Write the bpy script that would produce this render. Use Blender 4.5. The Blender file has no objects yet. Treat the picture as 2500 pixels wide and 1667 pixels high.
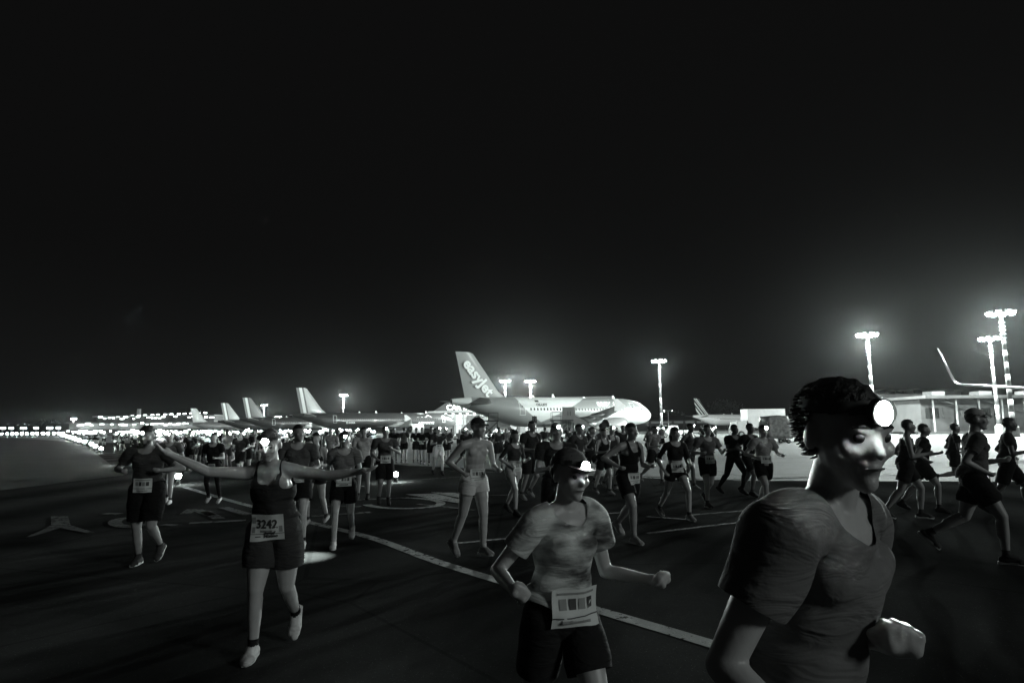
import bpy, bmesh, math, random
import numpy as np
from mathutils import Vector, Matrix, Euler
from mathutils.bvhtree import BVHTree
random.seed(7)
rng = np.random.default_rng(7)
SC = bpy.context.scene
COL = SC.collection
R = math.radians

# ------------------------------------------------------------------ camera
CAM_H, LENS, PITCH, ROLL = 1.66, 23.0, R(7.53), R(0.64)
FPX = LENS / 36.0 * 2500.0
cam = bpy.data.cameras.new('camera')
cam.lens = LENS; cam.sensor_width = 36.0; cam.clip_start = 0.05; cam.clip_end = 6000.0
cam_o = bpy.data.objects.new('camera', cam); COL.objects.link(cam_o)
_F = Vector((0, math.cos(PITCH), math.sin(PITCH)))
_U0 = Vector((0, -math.sin(PITCH), math.cos(PITCH)))
_Rt = Vector((1, 0, 0)) * math.cos(ROLL) - _U0 * math.sin(ROLL)
_Up = _Rt.cross(_F)
_m = Matrix.Identity(4)
for _i in range(3):
    _m[_i][0] = _Rt[_i]; _m[_i][1] = _Up[_i]; _m[_i][2] = -_F[_i]
_m[2][3] = CAM_H
cam_o.matrix_world = _m
SC.camera = cam_o

# ------------------------------------------------------------------ sky, fill, exposure
SKY_LOW, SKY_HIGH, SUN_E = 0.0075, 0.0039, 0.52
w = bpy.data.worlds.new('World'); SC.world = w; w.use_nodes = True
nt = w.node_tree; nt.nodes.clear()
wo = nt.nodes.new('ShaderNodeOutputWorld'); wb = nt.nodes.new('ShaderNodeBackground')
tc = nt.nodes.new('ShaderNodeTexCoord'); sx = nt.nodes.new('ShaderNodeSeparateXYZ')
cr = nt.nodes.new('ShaderNodeValToRGB')
cr.color_ramp.interpolation = 'EASE'
e = cr.color_ramp.elements
e[0].position = 0.0; e[0].color = (SKY_LOW * .95, SKY_LOW, SKY_LOW * .98, 1)
e[1].position = 0.27; e[1].color = (SKY_HIGH, SKY_HIGH, SKY_HIGH, 1)
nt.links.new(tc.outputs['Generated'], sx.inputs[0]); nt.links.new(sx.outputs['Z'], cr.inputs[0])
nt.links.new(cr.outputs[0], wb.inputs[0]); wb.inputs[1].default_value = 1.0
nt.links.new(wb.outputs[0], wo.inputs[0])
sun = bpy.data.lights.new('fill_sun', 'SUN'); sun.energy = SUN_E; sun.angle = R(12); sun.color = (.93, 1, .97)  # added fill from camera right to brighten the runners' fronts, not a moon
sun_o = bpy.data.objects.new('fill_sun', sun); COL.objects.link(sun_o)
sun_o.rotation_euler = Vector((-0.80, 0.52, -0.30)).to_track_quat('-Z', 'Y').to_euler()
vs = SC.view_settings
vs.view_transform = 'Standard'; vs.look = 'None'; vs.gamma = 1.0; vs.exposure = 0.0; vs.use_curve_mapping = False
cy = SC.cycles
cy.use_denoising = True
cy.max_bounces = 6; cy.volume_bounces = 0; cy.sample_clamp_indirect = 1.5; cy.sample_clamp_direct = 0.0
cy.transparent_max_bounces = 8

# ------------------------------------------------------------------ helpers
def ray(u, v):
    return (_F + _Rt * ((u - 1250) / FPX) + _Up * ((833.5 - v) / FPX)).normalized()
def ground(u, v, z=0.0):
    d = ray(u, v); t = (z - CAM_H) / d.z
    return Vector((d.x * t, d.y * t, z))
def bearing(u, dist, v=1045):
    d = ray(u, v); d.z = 0; d.normalize()
    return Vector((d.x * dist, d.y * dist, 0))
def proj(p):
    d = Vector(p) - Vector((0, 0, CAM_H)); z = d.dot(_F)
    return 1250 + FPX * d.dot(_Rt) / z, 833.5 - FPX * d.dot(_Up) / z

LIGHT_COL = (.90, 1.0, .965)
MATS = {}
def grey(g): return (g * .965, g, g * .985, 1)
def mat(name, g=.3, rough=.6, metal=0., noise=0., nscale=8., bump=0., bscale=60., spec=.5, emit=0., coat=0., sample=True):
    if name in MATS: return MATS[name]
    m = bpy.data.materials.new(name); m.use_nodes = True
    t = m.node_tree; b = t.nodes['Principled BSDF']
    b.inputs['Base Color'].default_value = grey(g); b.inputs['Roughness'].default_value = rough
    b.inputs['Metallic'].default_value = metal; b.inputs['Specular IOR Level'].default_value = spec
    b.inputs['Coat Weight'].default_value = coat
    if emit:
        b.inputs['Emission Color'].default_value = LIGHT_COL + (1,); b.inputs['Emission Strength'].default_value = emit
        if not sample: m.cycles.emission_sampling = 'NONE'
    if noise or bump:
        c = t.nodes.new('ShaderNodeTexCoord')
    if noise:
        n = t.nodes.new('ShaderNodeTexNoise'); n.inputs['Scale'].default_value = nscale; n.inputs['Detail'].default_value = 6
        r = t.nodes.new('ShaderNodeMapRange'); r.inputs[1].default_value = .3; r.inputs[2].default_value = .7
        r.inputs[3].default_value = max(g * (1 - noise), 0); r.inputs[4].default_value = g * (1 + noise)
        cb = t.nodes.new('ShaderNodeCombineColor')
        t.links.new(c.outputs['Object'], n.inputs['Vector']); t.links.new(n.outputs[0], r.inputs[0])
        for i in range(3): t.links.new(r.outputs[0], cb.inputs[i])
        t.links.new(cb.outputs[0], b.inputs['Base Color'])
    if bump:
        n2 = t.nodes.new('ShaderNodeTexNoise'); n2.inputs['Scale'].default_value = bscale; n2.inputs['Detail'].default_value = 4
        bp = t.nodes.new('ShaderNodeBump'); bp.inputs['Strength'].default_value = bump; bp.inputs['Distance'].default_value = .02
        t.links.new(c.outputs['Object'], n2.inputs['Vector']); t.links.new(n2.outputs[0], bp.inputs['Height'])
        t.links.new(bp.outputs[0], b.inputs['Normal'])
    MATS[name] = m
    return m

class NT:
    """tiny expression builder for paint schemes on real surfaces"""
    def __init__(s, m):
        s.t = m.node_tree; s.b = s.t.nodes['Principled BSDF']
        c = s.t.nodes.new('ShaderNodeTexCoord'); x = s.t.nodes.new('ShaderNodeSeparateXYZ')
        s.t.links.new(c.outputs['Object'], x.inputs[0]); s.co = c.outputs['Object']
        s.x, s.y, s.z = x.outputs
    def op(s, o, a, b=0.0):
        n = s.t.nodes.new('ShaderNodeMath'); n.operation = o
        for i, q in enumerate((a, b)):
            if isinstance(q, (int, float)): n.inputs[i].default_value = q
            else: s.t.links.new(q, n.inputs[i])
        return n.outputs[0]
    def add(s, a, b): return s.op('ADD', a, b)
    def mul(s, a, b): return s.op('MULTIPLY', a, b)
    def gt(s, a, b): return s.op('GREATER_THAN', a, b)
    def lt(s, a, b): return s.op('LESS_THAN', a, b)
    def AND(s, a, b): return s.op('MULTIPLY', a, b)
    def OR(s, a, b): return s.op('MAXIMUM', a, b)
    def mix(s, f, a, b):
        return s.add(s.mul(s.op('SUBTRACT', 1.0, f), a), s.mul(f, b))
    def dirt(s, val, amt=.12, scale=1.2):
        n = s.t.nodes.new('ShaderNodeTexNoise'); n.inputs['Scale'].default_value = scale; n.inputs['Detail'].default_value = 7
        s.t.links.new(s.co, n.inputs['Vector'])
        return s.mul(val, s.add(1 - amt, s.mul(n.outputs[0], amt * 2)))
    def out(s, val):
        cb = s.t.nodes.new('ShaderNodeCombineColor')
        for i, k in enumerate((.965, 1, .985)): s.t.links.new(s.mul(val, k), cb.inputs[i])
        s.t.links.new(cb.outputs[0], s.b.inputs['Base Color'])

def tag(o, label=None, cat=None, group=None, kind=None):
    if label: o['label'] = label
    if cat: o['category'] = cat
    if group: o['group'] = group
    if kind: o['kind'] = kind
    return o
def empty(name, loc=(0, 0, 0), rz=0.0):
    o = bpy.data.objects.new(name, None); COL.objects.link(o); o.location = loc; o.rotation_euler = (0, 0, rz); o.empty_display_size = .2
    return o
def link(name, me, parent=None, loc=None, rz=None):
    o = bpy.data.objects.new(name, me); COL.objects.link(o)
    if parent: o.parent = parent
    if loc is not None: o.location = loc
    if rz is not None: o.rotation_euler = (0, 0, rz)
    return o
def copy_tree(o, parent=None):
    c = o.copy(); COL.objects.link(c); c.parent = parent
    for ch in list(o.children): copy_tree(ch, c)
    return c
class MB:
    """collects shapes; build() links them as one mesh object"""
    def __init__(s): s.v = []; s.f = []
    def _add(s, vs, fs):
        o = len(s.v); s.v += [tuple(p) for p in vs]; s.f += [tuple(i + o for i in f) for f in fs]; return s
    def box(s, c, d, rz=0., M=None):
        hx, hy, hz = d[0] / 2, d[1] / 2, d[2] / 2
        vs = [Vector((x, y, z)) for z in (-hz, hz) for x, y in ((-hx, -hy), (hx, -hy), (hx, hy), (-hx, hy))]
        m = M if M else Matrix.Rotation(rz, 3, 'Z')
        return s._add([m @ p + Vector(c) for p in vs], [(3, 2, 1, 0), (4, 5, 6, 7), (0, 1, 5, 4), (1, 2, 6, 5), (2, 3, 7, 6), (3, 0, 4, 7)])
    def bar(s, a, b, wd, ht=None):
        a, b = Vector(a), Vector(b); d = b - a; L = d.length
        q = d.to_track_quat('X', 'Z').to_matrix()
        return s.box((a + b) / 2, (L, wd, ht or wd), M=q)
    def tube(s, pts, rad, n=10, caps=True):
        pts = [Vector(p) for p in pts]
        rad = rad if isinstance(rad, (list, tuple)) else [rad] * len(pts)
        vs = []; fs = []
        for i, p in enumerate(pts):
            d = (pts[min(i + 1, len(pts) - 1)] - pts[max(i - 1, 0)]).normalized()
            a = Vector((0, 0, 1)) if abs(d.z) < .9 else Vector((1, 0, 0))
            x = d.cross(a).normalized(); y = d.cross(x).normalized()
            for k in range(n):
                t = 2 * math.pi * k / n; vs.append(p + (x * math.cos(t) + y * math.sin(t)) * rad[i])
        for i in range(len(pts) - 1):
            for k in range(n):
                fs.append((i * n + k, (i + 1) * n + k, (i + 1) * n + (k + 1) % n, i * n + (k + 1) % n))
        if caps:
            fs.append(tuple(range(n))); fs.append(tuple(range((len(pts) - 1) * n, len(pts) * n))[::-1])
        return s._add(vs, fs)
    def loft(s, rings, closed=True, caps=True):
        n = len(rings[0]); vs = [p for r in rings for p in r]; fs = []
        for i in range(len(rings) - 1):
            for k in range(n if closed else n - 1):
                fs.append((i * n + k, i * n + (k + 1) % n, (i + 1) * n + (k + 1) % n, (i + 1) * n + k))
        if caps and closed:
            fs.append(tuple(range(n))[::-1]); fs.append(tuple(range((len(rings) - 1) * n, len(rings) * n)))
        return s._add(vs, fs)
    def poly(s, pts): return s._add(pts, [tuple(range(len(pts)))])
    def prism(s, pts, ext):
        n = len(pts); e = Vector(ext); vs = [Vector(p) for p in pts] + [Vector(p) + e for p in pts]
        fs = [tuple(range(n))[::-1], tuple(range(n, 2 * n))] + [(i, (i + 1) % n, n + (i + 1) % n, n + i) for i in range(n)]
        return s._add(vs, fs)
    def sphere(s, c, r, n=10, m=6):
        r = r if isinstance(r, (tuple, list)) else (r, r, r); c = Vector(c)
        rings = []
        for i in range(m + 1):
            a = math.pi * (i / m) * .999 + .0005
            rings.append([c + Vector((r[0] * math.sin(a) * math.cos(2 * math.pi * k / n), r[1] * math.sin(a) * math.sin(2 * math.pi * k / n), -r[2] * math.cos(a))) for k in range(n)])
        return s.loft(rings)
    def mesh(s, name, m, smooth=False, fix=True):
        me = bpy.data.meshes.new(name); me.from_pydata(s.v, [], s.f)
        if fix:
            bm = bmesh.new(); bm.from_mesh(me); bmesh.ops.recalc_face_normals(bm, faces=bm.faces); bm.to_mesh(me); bm.free()
        for q in (m if isinstance(m, (list, tuple)) else [m]): me.materials.append(q)
        if smooth:
            for p in me.polygons: p.use_smooth = True
            if smooth == 'auto': me.set_sharp_from_angle(angle=R(40))
        me.update()
        return me
    def build(s, name, m, parent=None, smooth=False, fix=True, loc=None, rz=None):
        return link(name, s.mesh(name, m, smooth, fix), parent, loc, rz)

def text_shape(txt, size=1.0, bold=0.0, align='LEFT', shear=0.0):
    """flat triangulated lettering -> (verts Nx2, faces)"""
    c = bpy.data.curves.new('lettering', 'FONT'); c.body = txt; c.size = size; c.offset = bold; c.align_x = align; c.shear = shear
    c.resolution_u = 3; c.fill_mode = 'FRONT'
    o = bpy.data.objects.new('lettering', c); COL.objects.link(o)
    dg = bpy.context.evaluated_depsgraph_get(); me = bpy.data.meshes.new_from_object(o.evaluated_get(dg))
    V = [(v.co.x, v.co.y) for v in me.vertices]; Fs = [tuple(p.vertices) for p in me.polygons]
    bpy.data.objects.remove(o); bpy.data.meshes.remove(me)
    return V, Fs
def lettering(name, txt, fn, m, parent, size=1.0, bold=0.0, align='LEFT', shear=0.0):
    V, Fs = text_shape(txt, size, bold, align, shear)
    b = MB(); b._add([fn(x, y) for x, y in V], Fs)
    return b.build(name, m, parent, fix=False)
# ------------------------------------------------------------------ ground
def surface_mat(name, g, rough, speck=.35, big=.25, bump=.35, joints=0.0, spec=.5, patch=0.0, wear=None):
    m = mat(name, g, rough, spec=spec); n = NT(m); t = m.node_tree
    def noise(sc, det=6, rou=.6):
        q = t.nodes.new('ShaderNodeTexNoise'); q.inputs['Scale'].default_value = sc; q.inputs['Detail'].default_value = det
        q.inputs['Roughness'].default_value = rou; t.links.new(n.co, q.inputs['Vector']); return q.outputs[0]
    a = n.add(1 - big, n.mul(noise(.13), 2 * big)); b = n.add(1 - speck, n.mul(noise(55, 3, .8), 2 * speck))
    c = n.add(.75, n.mul(noise(1.7, 8), .5))
    val = n.mul(n.mul(n.mul(a, b), c), g)
    vo = t.nodes.new('ShaderNodeTexVoronoi'); vo.inputs['Scale'].default_value = 70; t.links.new(n.co, vo.inputs['Vector'])
    chip = n.mul(n.lt(vo.outputs['Distance'], .13), n.gt(noise(23, 2), .56))
    val = n.add(val, n.mul(chip, g * 5.0))
    if joints:
        for ax in (n.x, n.y):
            f = n.op('FRACT', n.mul(ax, 1 / joints)); val = n.mul(val, n.op('SUBTRACT', 1.0, n.mul(n.lt(f, .012), .55)))
    if patch:
        v2 = t.nodes.new('ShaderNodeTexVoronoi'); v2.feature = 'DISTANCE_TO_EDGE'; v2.inputs['Scale'].default_value = .21; t.links.new(n.co, v2.inputs['Vector'])
        val = n.mul(val, n.op('SUBTRACT', 1.0, n.mul(n.lt(v2.outputs['Distance'], .004), .22)))
        wv = t.nodes.new('ShaderNodeTexWave'); wv.inputs['Scale'].default_value = .12; wv.inputs['Distortion'].default_value = 2.5; wv.inputs['Detail'].default_value = 3; t.links.new(n.co, wv.inputs['Vector'])
        val = n.mul(val, n.add(1 - patch, n.mul(wv.outputs[1], patch * 2)))
    if wear is not None:
        wm = n.gt(n.add(n.mul(noise(9, 8, .7), .7), n.mul(noise(1.1, 4), .3)), wear); val = n.mix(wm, val, .018)
    n.out(val)
    bp = t.nodes.new('ShaderNodeBump'); bp.inputs['Strength'].default_value = bump; bp.inputs['Distance'].default_value = .012
    h = n.add(noise(90, 3, .8), n.mul(noise(7, 4), .8)); t.links.new(h, bp.inputs['Height']); t.links.new(bp.outputs[0], n.b.inputs['Normal'])
    rr = n.add(rough - .12, n.mul(noise(.8, 5), .24)); t.links.new(rr, n.b.inputs['Roughness'])
    return m
M_CONC = surface_mat('apron_concrete', .17, .8, .2, .3, .2, 7.5, spec=.2)
M_ASPH = surface_mat('taxiway_asphalt', .045, .9, .4, .3, .25, spec=0.0, patch=.35)
M_GRASS = surface_mat('verge_ground', .065, .9, .35, .35, .6, spec=.1)
M_PAINT = surface_mat('marking_paint', .32, .7, .35, .35, .4, spec=.05, wear=.555)
M_PAINT2 = surface_mat('worn_marking_paint', .14, .75, .4, .4, .4, spec=.05, wear=.53)
tag(MB().poly([(-1195, -65, 0), (1195, -65, 0), (1195, 1325, 0), (-1195, 1325, 0)]).build('apron', M_CONC), kind='structure')
tag(MB().poly([(-700, -60, .004), (-14.6, -60, .004), (-15.2, 26, .004), (-75, 115, .004), (-330, 420, .004), (-1150, 900, .004)]).build('verge', M_GRASS), kind='structure')
AE = [(-45, 92), (-26, 62), (-12, 40), (-4.8, 30.6), (6.9, 20.2), (40, 14), (160, -40)]
taxi = MB().poly([(-14.6, -60, .008), (160, -60, .008)] + [(x, y, .008) for x, y in AE[::-1]] + [(-75, 115, .008), (-15.2, 26, .008)]).build('taxiway', M_ASPH)
tag(taxi, kind='structure')
def up_build(b, name, m, par):
    o = b.build(name, m, par, fix=False)
    for p in o.data.polygons:
        if p.normal.z < 0: p.flip()
    o.data.update(); return o
def strip(pts, wd, m=M_PAINT, name='painted_line', z=.012, par=taxi):
    P = [Vector((p.x, p.y, z)) for p in pts]; L, Q = [], []
    for i, p in enumerate(P):
        d = (P[min(i + 1, len(P) - 1)] - P[max(i - 1, 0)]).normalized(); n = Vector((-d.y, d.x, 0)) * wd / 2
        L.append(p + n); Q.append(p - n)
    b = MB(); k = len(P)
    b._add(L + Q, [(i, i + 1, k + i + 1, k + i) for i in range(k - 1)])
    return up_build(b, name, m, par)
def smooth_path(pts, n=8):
    out = []
    for i in range(len(pts) - 1):
        p0, p1, p2, p3 = pts[max(i - 1, 0)], pts[i], pts[i + 1], pts[min(i + 2, len(pts) - 1)]
        for k in range(n):
            t = k / n
            out.append(.5 * ((2 * p1) + (p2 - p0) * t + (2 * p0 - 5 * p1 + 4 * p2 - p3) * t * t + (3 * p1 - p0 - 3 * p2 + p3) * t ** 3))
    return out + [pts[-1]]
G = lambda *a: [ground(u, v) for u, v in a]
strip(smooth_path(G((452, 1190), (560, 1222), (640, 1243), (733, 1270), (904, 1313), (1063, 1371), (1276, 1437), (1488, 1500), (1690, 1560), (1900, 1628), (2150, 1740)), 6), .17)
for a, b_, wd, mm, k in ((((1700, 1172), (2500, 1150)), 0, .34, M_PAINT, .0), (((1380, 1157), (1700, 1172)), 0, .30, M_PAINT, 0), (((1100, 1151), (1380, 1157)), 0, .18, M_PAINT2, 0),
        (((1690, 1121), (2500, 1112)), 0, .16, M_PAINT2, 0), (((2060, 1147), (2500, 1133)), 0, .14, M_PAINT, 0)):
    strip(G(*a), wd, mm, z=.016)
for a in (((1100, 1329), (1261, 1313)), ((1266, 1278), (1325, 1263), (1440, 1246)), ((1444, 1256), (1529, 1252)), ((1580, 1262), (1700, 1270)), ((1687, 1258), (1869, 1243), (2000, 1232)),
          ((1580, 1303), (1772, 1280), (1900, 1266)), ((960, 1175), (1190, 1160)), ((1150, 1210), (1290, 1208)), ((1020, 1231), (1160, 1246))):
    strip(smooth_path(G(*a), 4), .11, M_PAINT2)
def blot(pts, m=M_PAINT2, name='painted_letter', z=.020):
    P = G(*pts); return up_build(MB().poly([(p.x, p.y, z) for p in P]), name, m, taxi)
blot(((124, 1262), (166, 1262), (172, 1284), (230, 1302), (212, 1303), (146, 1291), (85, 1310), (58, 1315), (100, 1297), (124, 1284)))
for a in (((255, 1255), (292, 1256)), ((395, 1283), (432, 1284)), ((452, 1256), (470, 1244)), ((480, 1246), (518, 1260)), ((500, 1250), (535, 1268)), ((462, 1279), (600, 1272)), ((545, 1240), (606, 1258)), ((640, 1262), (720, 1258)), ((760, 1262), (905, 1252)), ((780, 1238), (880, 1238)), ((860, 1222), (1000, 1216))):
    strip(G(*a), .22, M_PAINT2, 'painted_letter', .020)
def ring(u, v, ru, rv, wd, a0, a1, m):
    strip(G(*[(u + ru * math.cos(a0 + (a1 - a0) * i / 24), v + rv * math.sin(a0 + (a1 - a0) * i / 24)) for i in range(25)]), wd, m, 'painted_letter', .020)
ring(318, 1277, 38, 11, .22, .3, 6.0, M_PAINT2)
ring(985, 1230, 92, 13, .20, -1.9, 2.9, M_PAINT)
blot(((990, 1208), (1062, 1206), (1146, 1226), (1120, 1230)), M_PAINT); blot(((1052, 1203), (1110, 1204), (1165, 1216), (1130, 1218)), M_PAINT)

# ------------------------------------------------------------------ light masts
M_POLE = mat('mast_steel', .45, .5, noise=.15, nscale=2); M_POLED = mat('mast_band_paint', .12, .5, noise=.2, nscale=2)
M_HEADM = mat('floodlight_housing', .2, .5)
M_LAMP = mat('floodlight_lens', .8, .4, emit=400, sample=False)
M_LAMPS = mat('floodlight_lens_far', .8, .4, emit=500, sample=False)
M_BASE = mat('mast_footing_concrete', .45, .8, noise=.15, nscale=3)
def light_mast(u, v, H, label, power, base=True, crown=1.15, nh=8, bands=True, u2=None, far=False, wdth=1.0):
    """u,v: where the lamp crown sits; H: crown height"""
    d = ray(u, v); t = (H - CAM_H) / d.z
    p = Vector((d.x * t, d.y * t, 0))
    crown = crown * 1.6 if far and power else crown
    root = empty('light_mast', p); tag(root, label, 'light mast', 'apron light masts')
    nseg = 10
    for i in range(nseg):
        z0, z1 = H * i / nseg, H * (i + 1) / nseg
        r0, r1 = (.30 - .14 * i / nseg) * wdth, (.30 - .14 * (i + 1) / nseg) * wdth
        dark = bands and i < 6 and i % 2 == 1
        MB().tube([(0, 0, z0), (0, 0, z1 - (0 if i == nseg - 1 else .01))], [r0, r1], 12).build('pole_band', M_POLED if dark else M_POLE, root, True)
    if base:
        MB().tube([(0, 0, 0), (0, 0, 1.15), (0, 0, 1.25)], [.62, .58, .45], 10).build('footing', M_BASE, root, 'auto')
        for i in range(5): MB().tube([(0, 0, H - 1.2 - i * .45), (0, 0, H - 1.1 - i * .45)], .32, 10).build('ladder_ring', M_POLE, root)
    MB().tube([(0, 0, H - .15), (0, 0, H + .1)], crown * .9, 18).build('crown_platform', M_HEADM, root, 'auto')
    hm = hd = None
    for k in range(nh):
        a = 2 * math.pi * k / nh
        if hm is None:
            hm = MB().box((0, 0, 0), (.42, .5, .36)).mesh('floodlight', M_HEADM)
            hd = MB().box((.225, 0, -.02), (.03, .46, .32)).mesh('lens', M_LAMPS if far else M_LAMP)
        f = link('floodlight', hm, root); f.location = (math.cos(a) * crown, math.sin(a) * crown, H + .05); f.rotation_euler = (0, R(28), a)
        link('lens', hd, f)
    if power:
        l = bpy.data.lights.new('mast_light', 'POINT'); l.energy = power; l.shadow_soft_size = .55; l.color = LIGHT_COL
        lo = bpy.data.objects.new('mast_light', l); COL.objects.link(lo); lo.parent = root; lo.location = (0, 0, H - .75)
    return root
PW = 1.35e5
light_mast(2117, 817, 14.4, 'brightest tall light mast on a white footing behind the near right runner', PW * 1.35)
light_mast(2443, 764, 14.4, 'tallest banded light mast at the far right edge', PW * 1.0)
light_mast(2416, 826, 14.4, 'shorter looking banded light mast just left of the tallest one', PW * 1.0)
light_mast(1609, 881, 14.4, 'slim light mast beside the nose of the white and orange airliner', PW * .3)
light_mast(1233, 930, 14.4, 'left of two dazzling masts rising behind the white and orange airliner', PW * 1.6, base=False)
light_mast(1295, 930, 14.4, 'second of two dazzling masts rising behind the white and orange airliner', PW * 1.6, base=False)
light_mast(839, 964, 14.4, 'light mast above the long dark airliner fuselage', PW, base=False)
light_mast(645, 989, 14.4, 'light mast between the dark tail fins', PW, base=False)
light_mast(538, 1018, 12, 'small light mast half hidden behind a striped dark tail fin', PW * .5, base=False, far=True, bands=False)
light_mast(679, 1017, 12, 'small light mast low behind the dark airliner tail', PW * .4, base=False, far=True, bands=False)
light_mast(180, 1022, 14.4, 'lone light mast over the far left terminal lights', PW * .9, base=False, far=True, bands=False)
light_mast(351, 1022, 14.4, 'light mast over the car park lights beside the farthest tail fin', PW * .9, base=False, far=True, bands=False)
light_mast(1631, 1002, 9, 'small unlit looking double arm mast beyond the slim mast', 0, base=False, bands=False, nh=2, crown=1.6, far=True)

# ------------------------------------------------------------------ airliners
M_TYRE = mat('tyre_rubber', .02, .8); M_STEEL = mat('gear_metal', .4, .35, .6); M_GLASS = mat('cockpit_glass', .01, .1, spec=.8)
M_WINDOW = mat('cabin_window', .006, .3, spec=.2); M_DARKIN = mat('fan_dark', .03, .5, .4); M_LIP = mat('bare_metal', .6, .25, .9)
M_WHITE = mat('white_aircraft_paint', .72, .35, noise=.06, nscale=1.5, coat=.3); M_WINGG = mat('wing_grey_paint', .42, .4, noise=.1, nscale=1, coat=.2)
M_LETW = mat('white_lettering', .85, .5); M_LETD = mat('dark_lettering', .04, .5)
M_ORANGE = mat('nacelle_paint', .34, .35, noise=.06, nscale=1.5, coat=.3)
M_BLUE = mat('dark_aircraft_paint', .03, .3, noise=.1, nscale=1.5, coat=.35)
M_DOORLINE = mat('door_outline', .8, .5)
def fus(s, L):
    k = L / 37.57
    N = ((0, 3.32, .06), (.12, 3.33, .38), (.35, 3.36, .66), (.8, 3.42, .98), (1.5, 3.52, 1.32), (2.3, 3.63, 1.6), (3.3, 3.73, 1.83), (4.4, 3.80, 1.98), (5.6, 3.83, 2.06), (6.4, 3.83, 2.07))
    T = ((11.8, 3.83, 2.07), (10, 3.87, 2.02), (8.5, 4.0, 1.88), (7, 4.2, 1.66), (5.5, 4.45, 1.38), (4, 4.71, 1.08), (2.5, 4.95, .78), (1.2, 5.1, .54), (.4, 5.17, .40), (0, 5.19, .32))
    if s <= 6.4: A = N; q = s
    else:
        A = tuple((-a, b, c) for a, b, c in T); q = s - L
        if q < -11.8: return 3.83, 2.07
    for (a0, b0, c0), (a1, b1, c1) in zip(A, A[1:]):
        if a0 <= q <= a1:
            f = (q - a0) / (a1 - a0); return b0 + (b1 - b0) * f, c0 + (c1 - c0) * f
    return A[-1][1], A[-1][2]
def side(s, z, L, off=.015):
    zc, r = fus(s, L); h = min(max((z - zc) / r, -.98), .98)
    return Vector((-s, -r * math.sqrt(1 - h * h) - off, z))
def foil(le, chord, th, n=10):
    pts = []
    for i in range(n + 1):
        f = i / n; pts.append((f, th * 2.6 * (math.sqrt(f) * .52 - f * .30 - f * f * .22)))
    up = [(le - f * chord, t * chord) for f, t in pts]; lo = [(le - f * chord, -t * chord * .7) for f, t in pts[::-1][1:-1]]
    return up + lo
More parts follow.
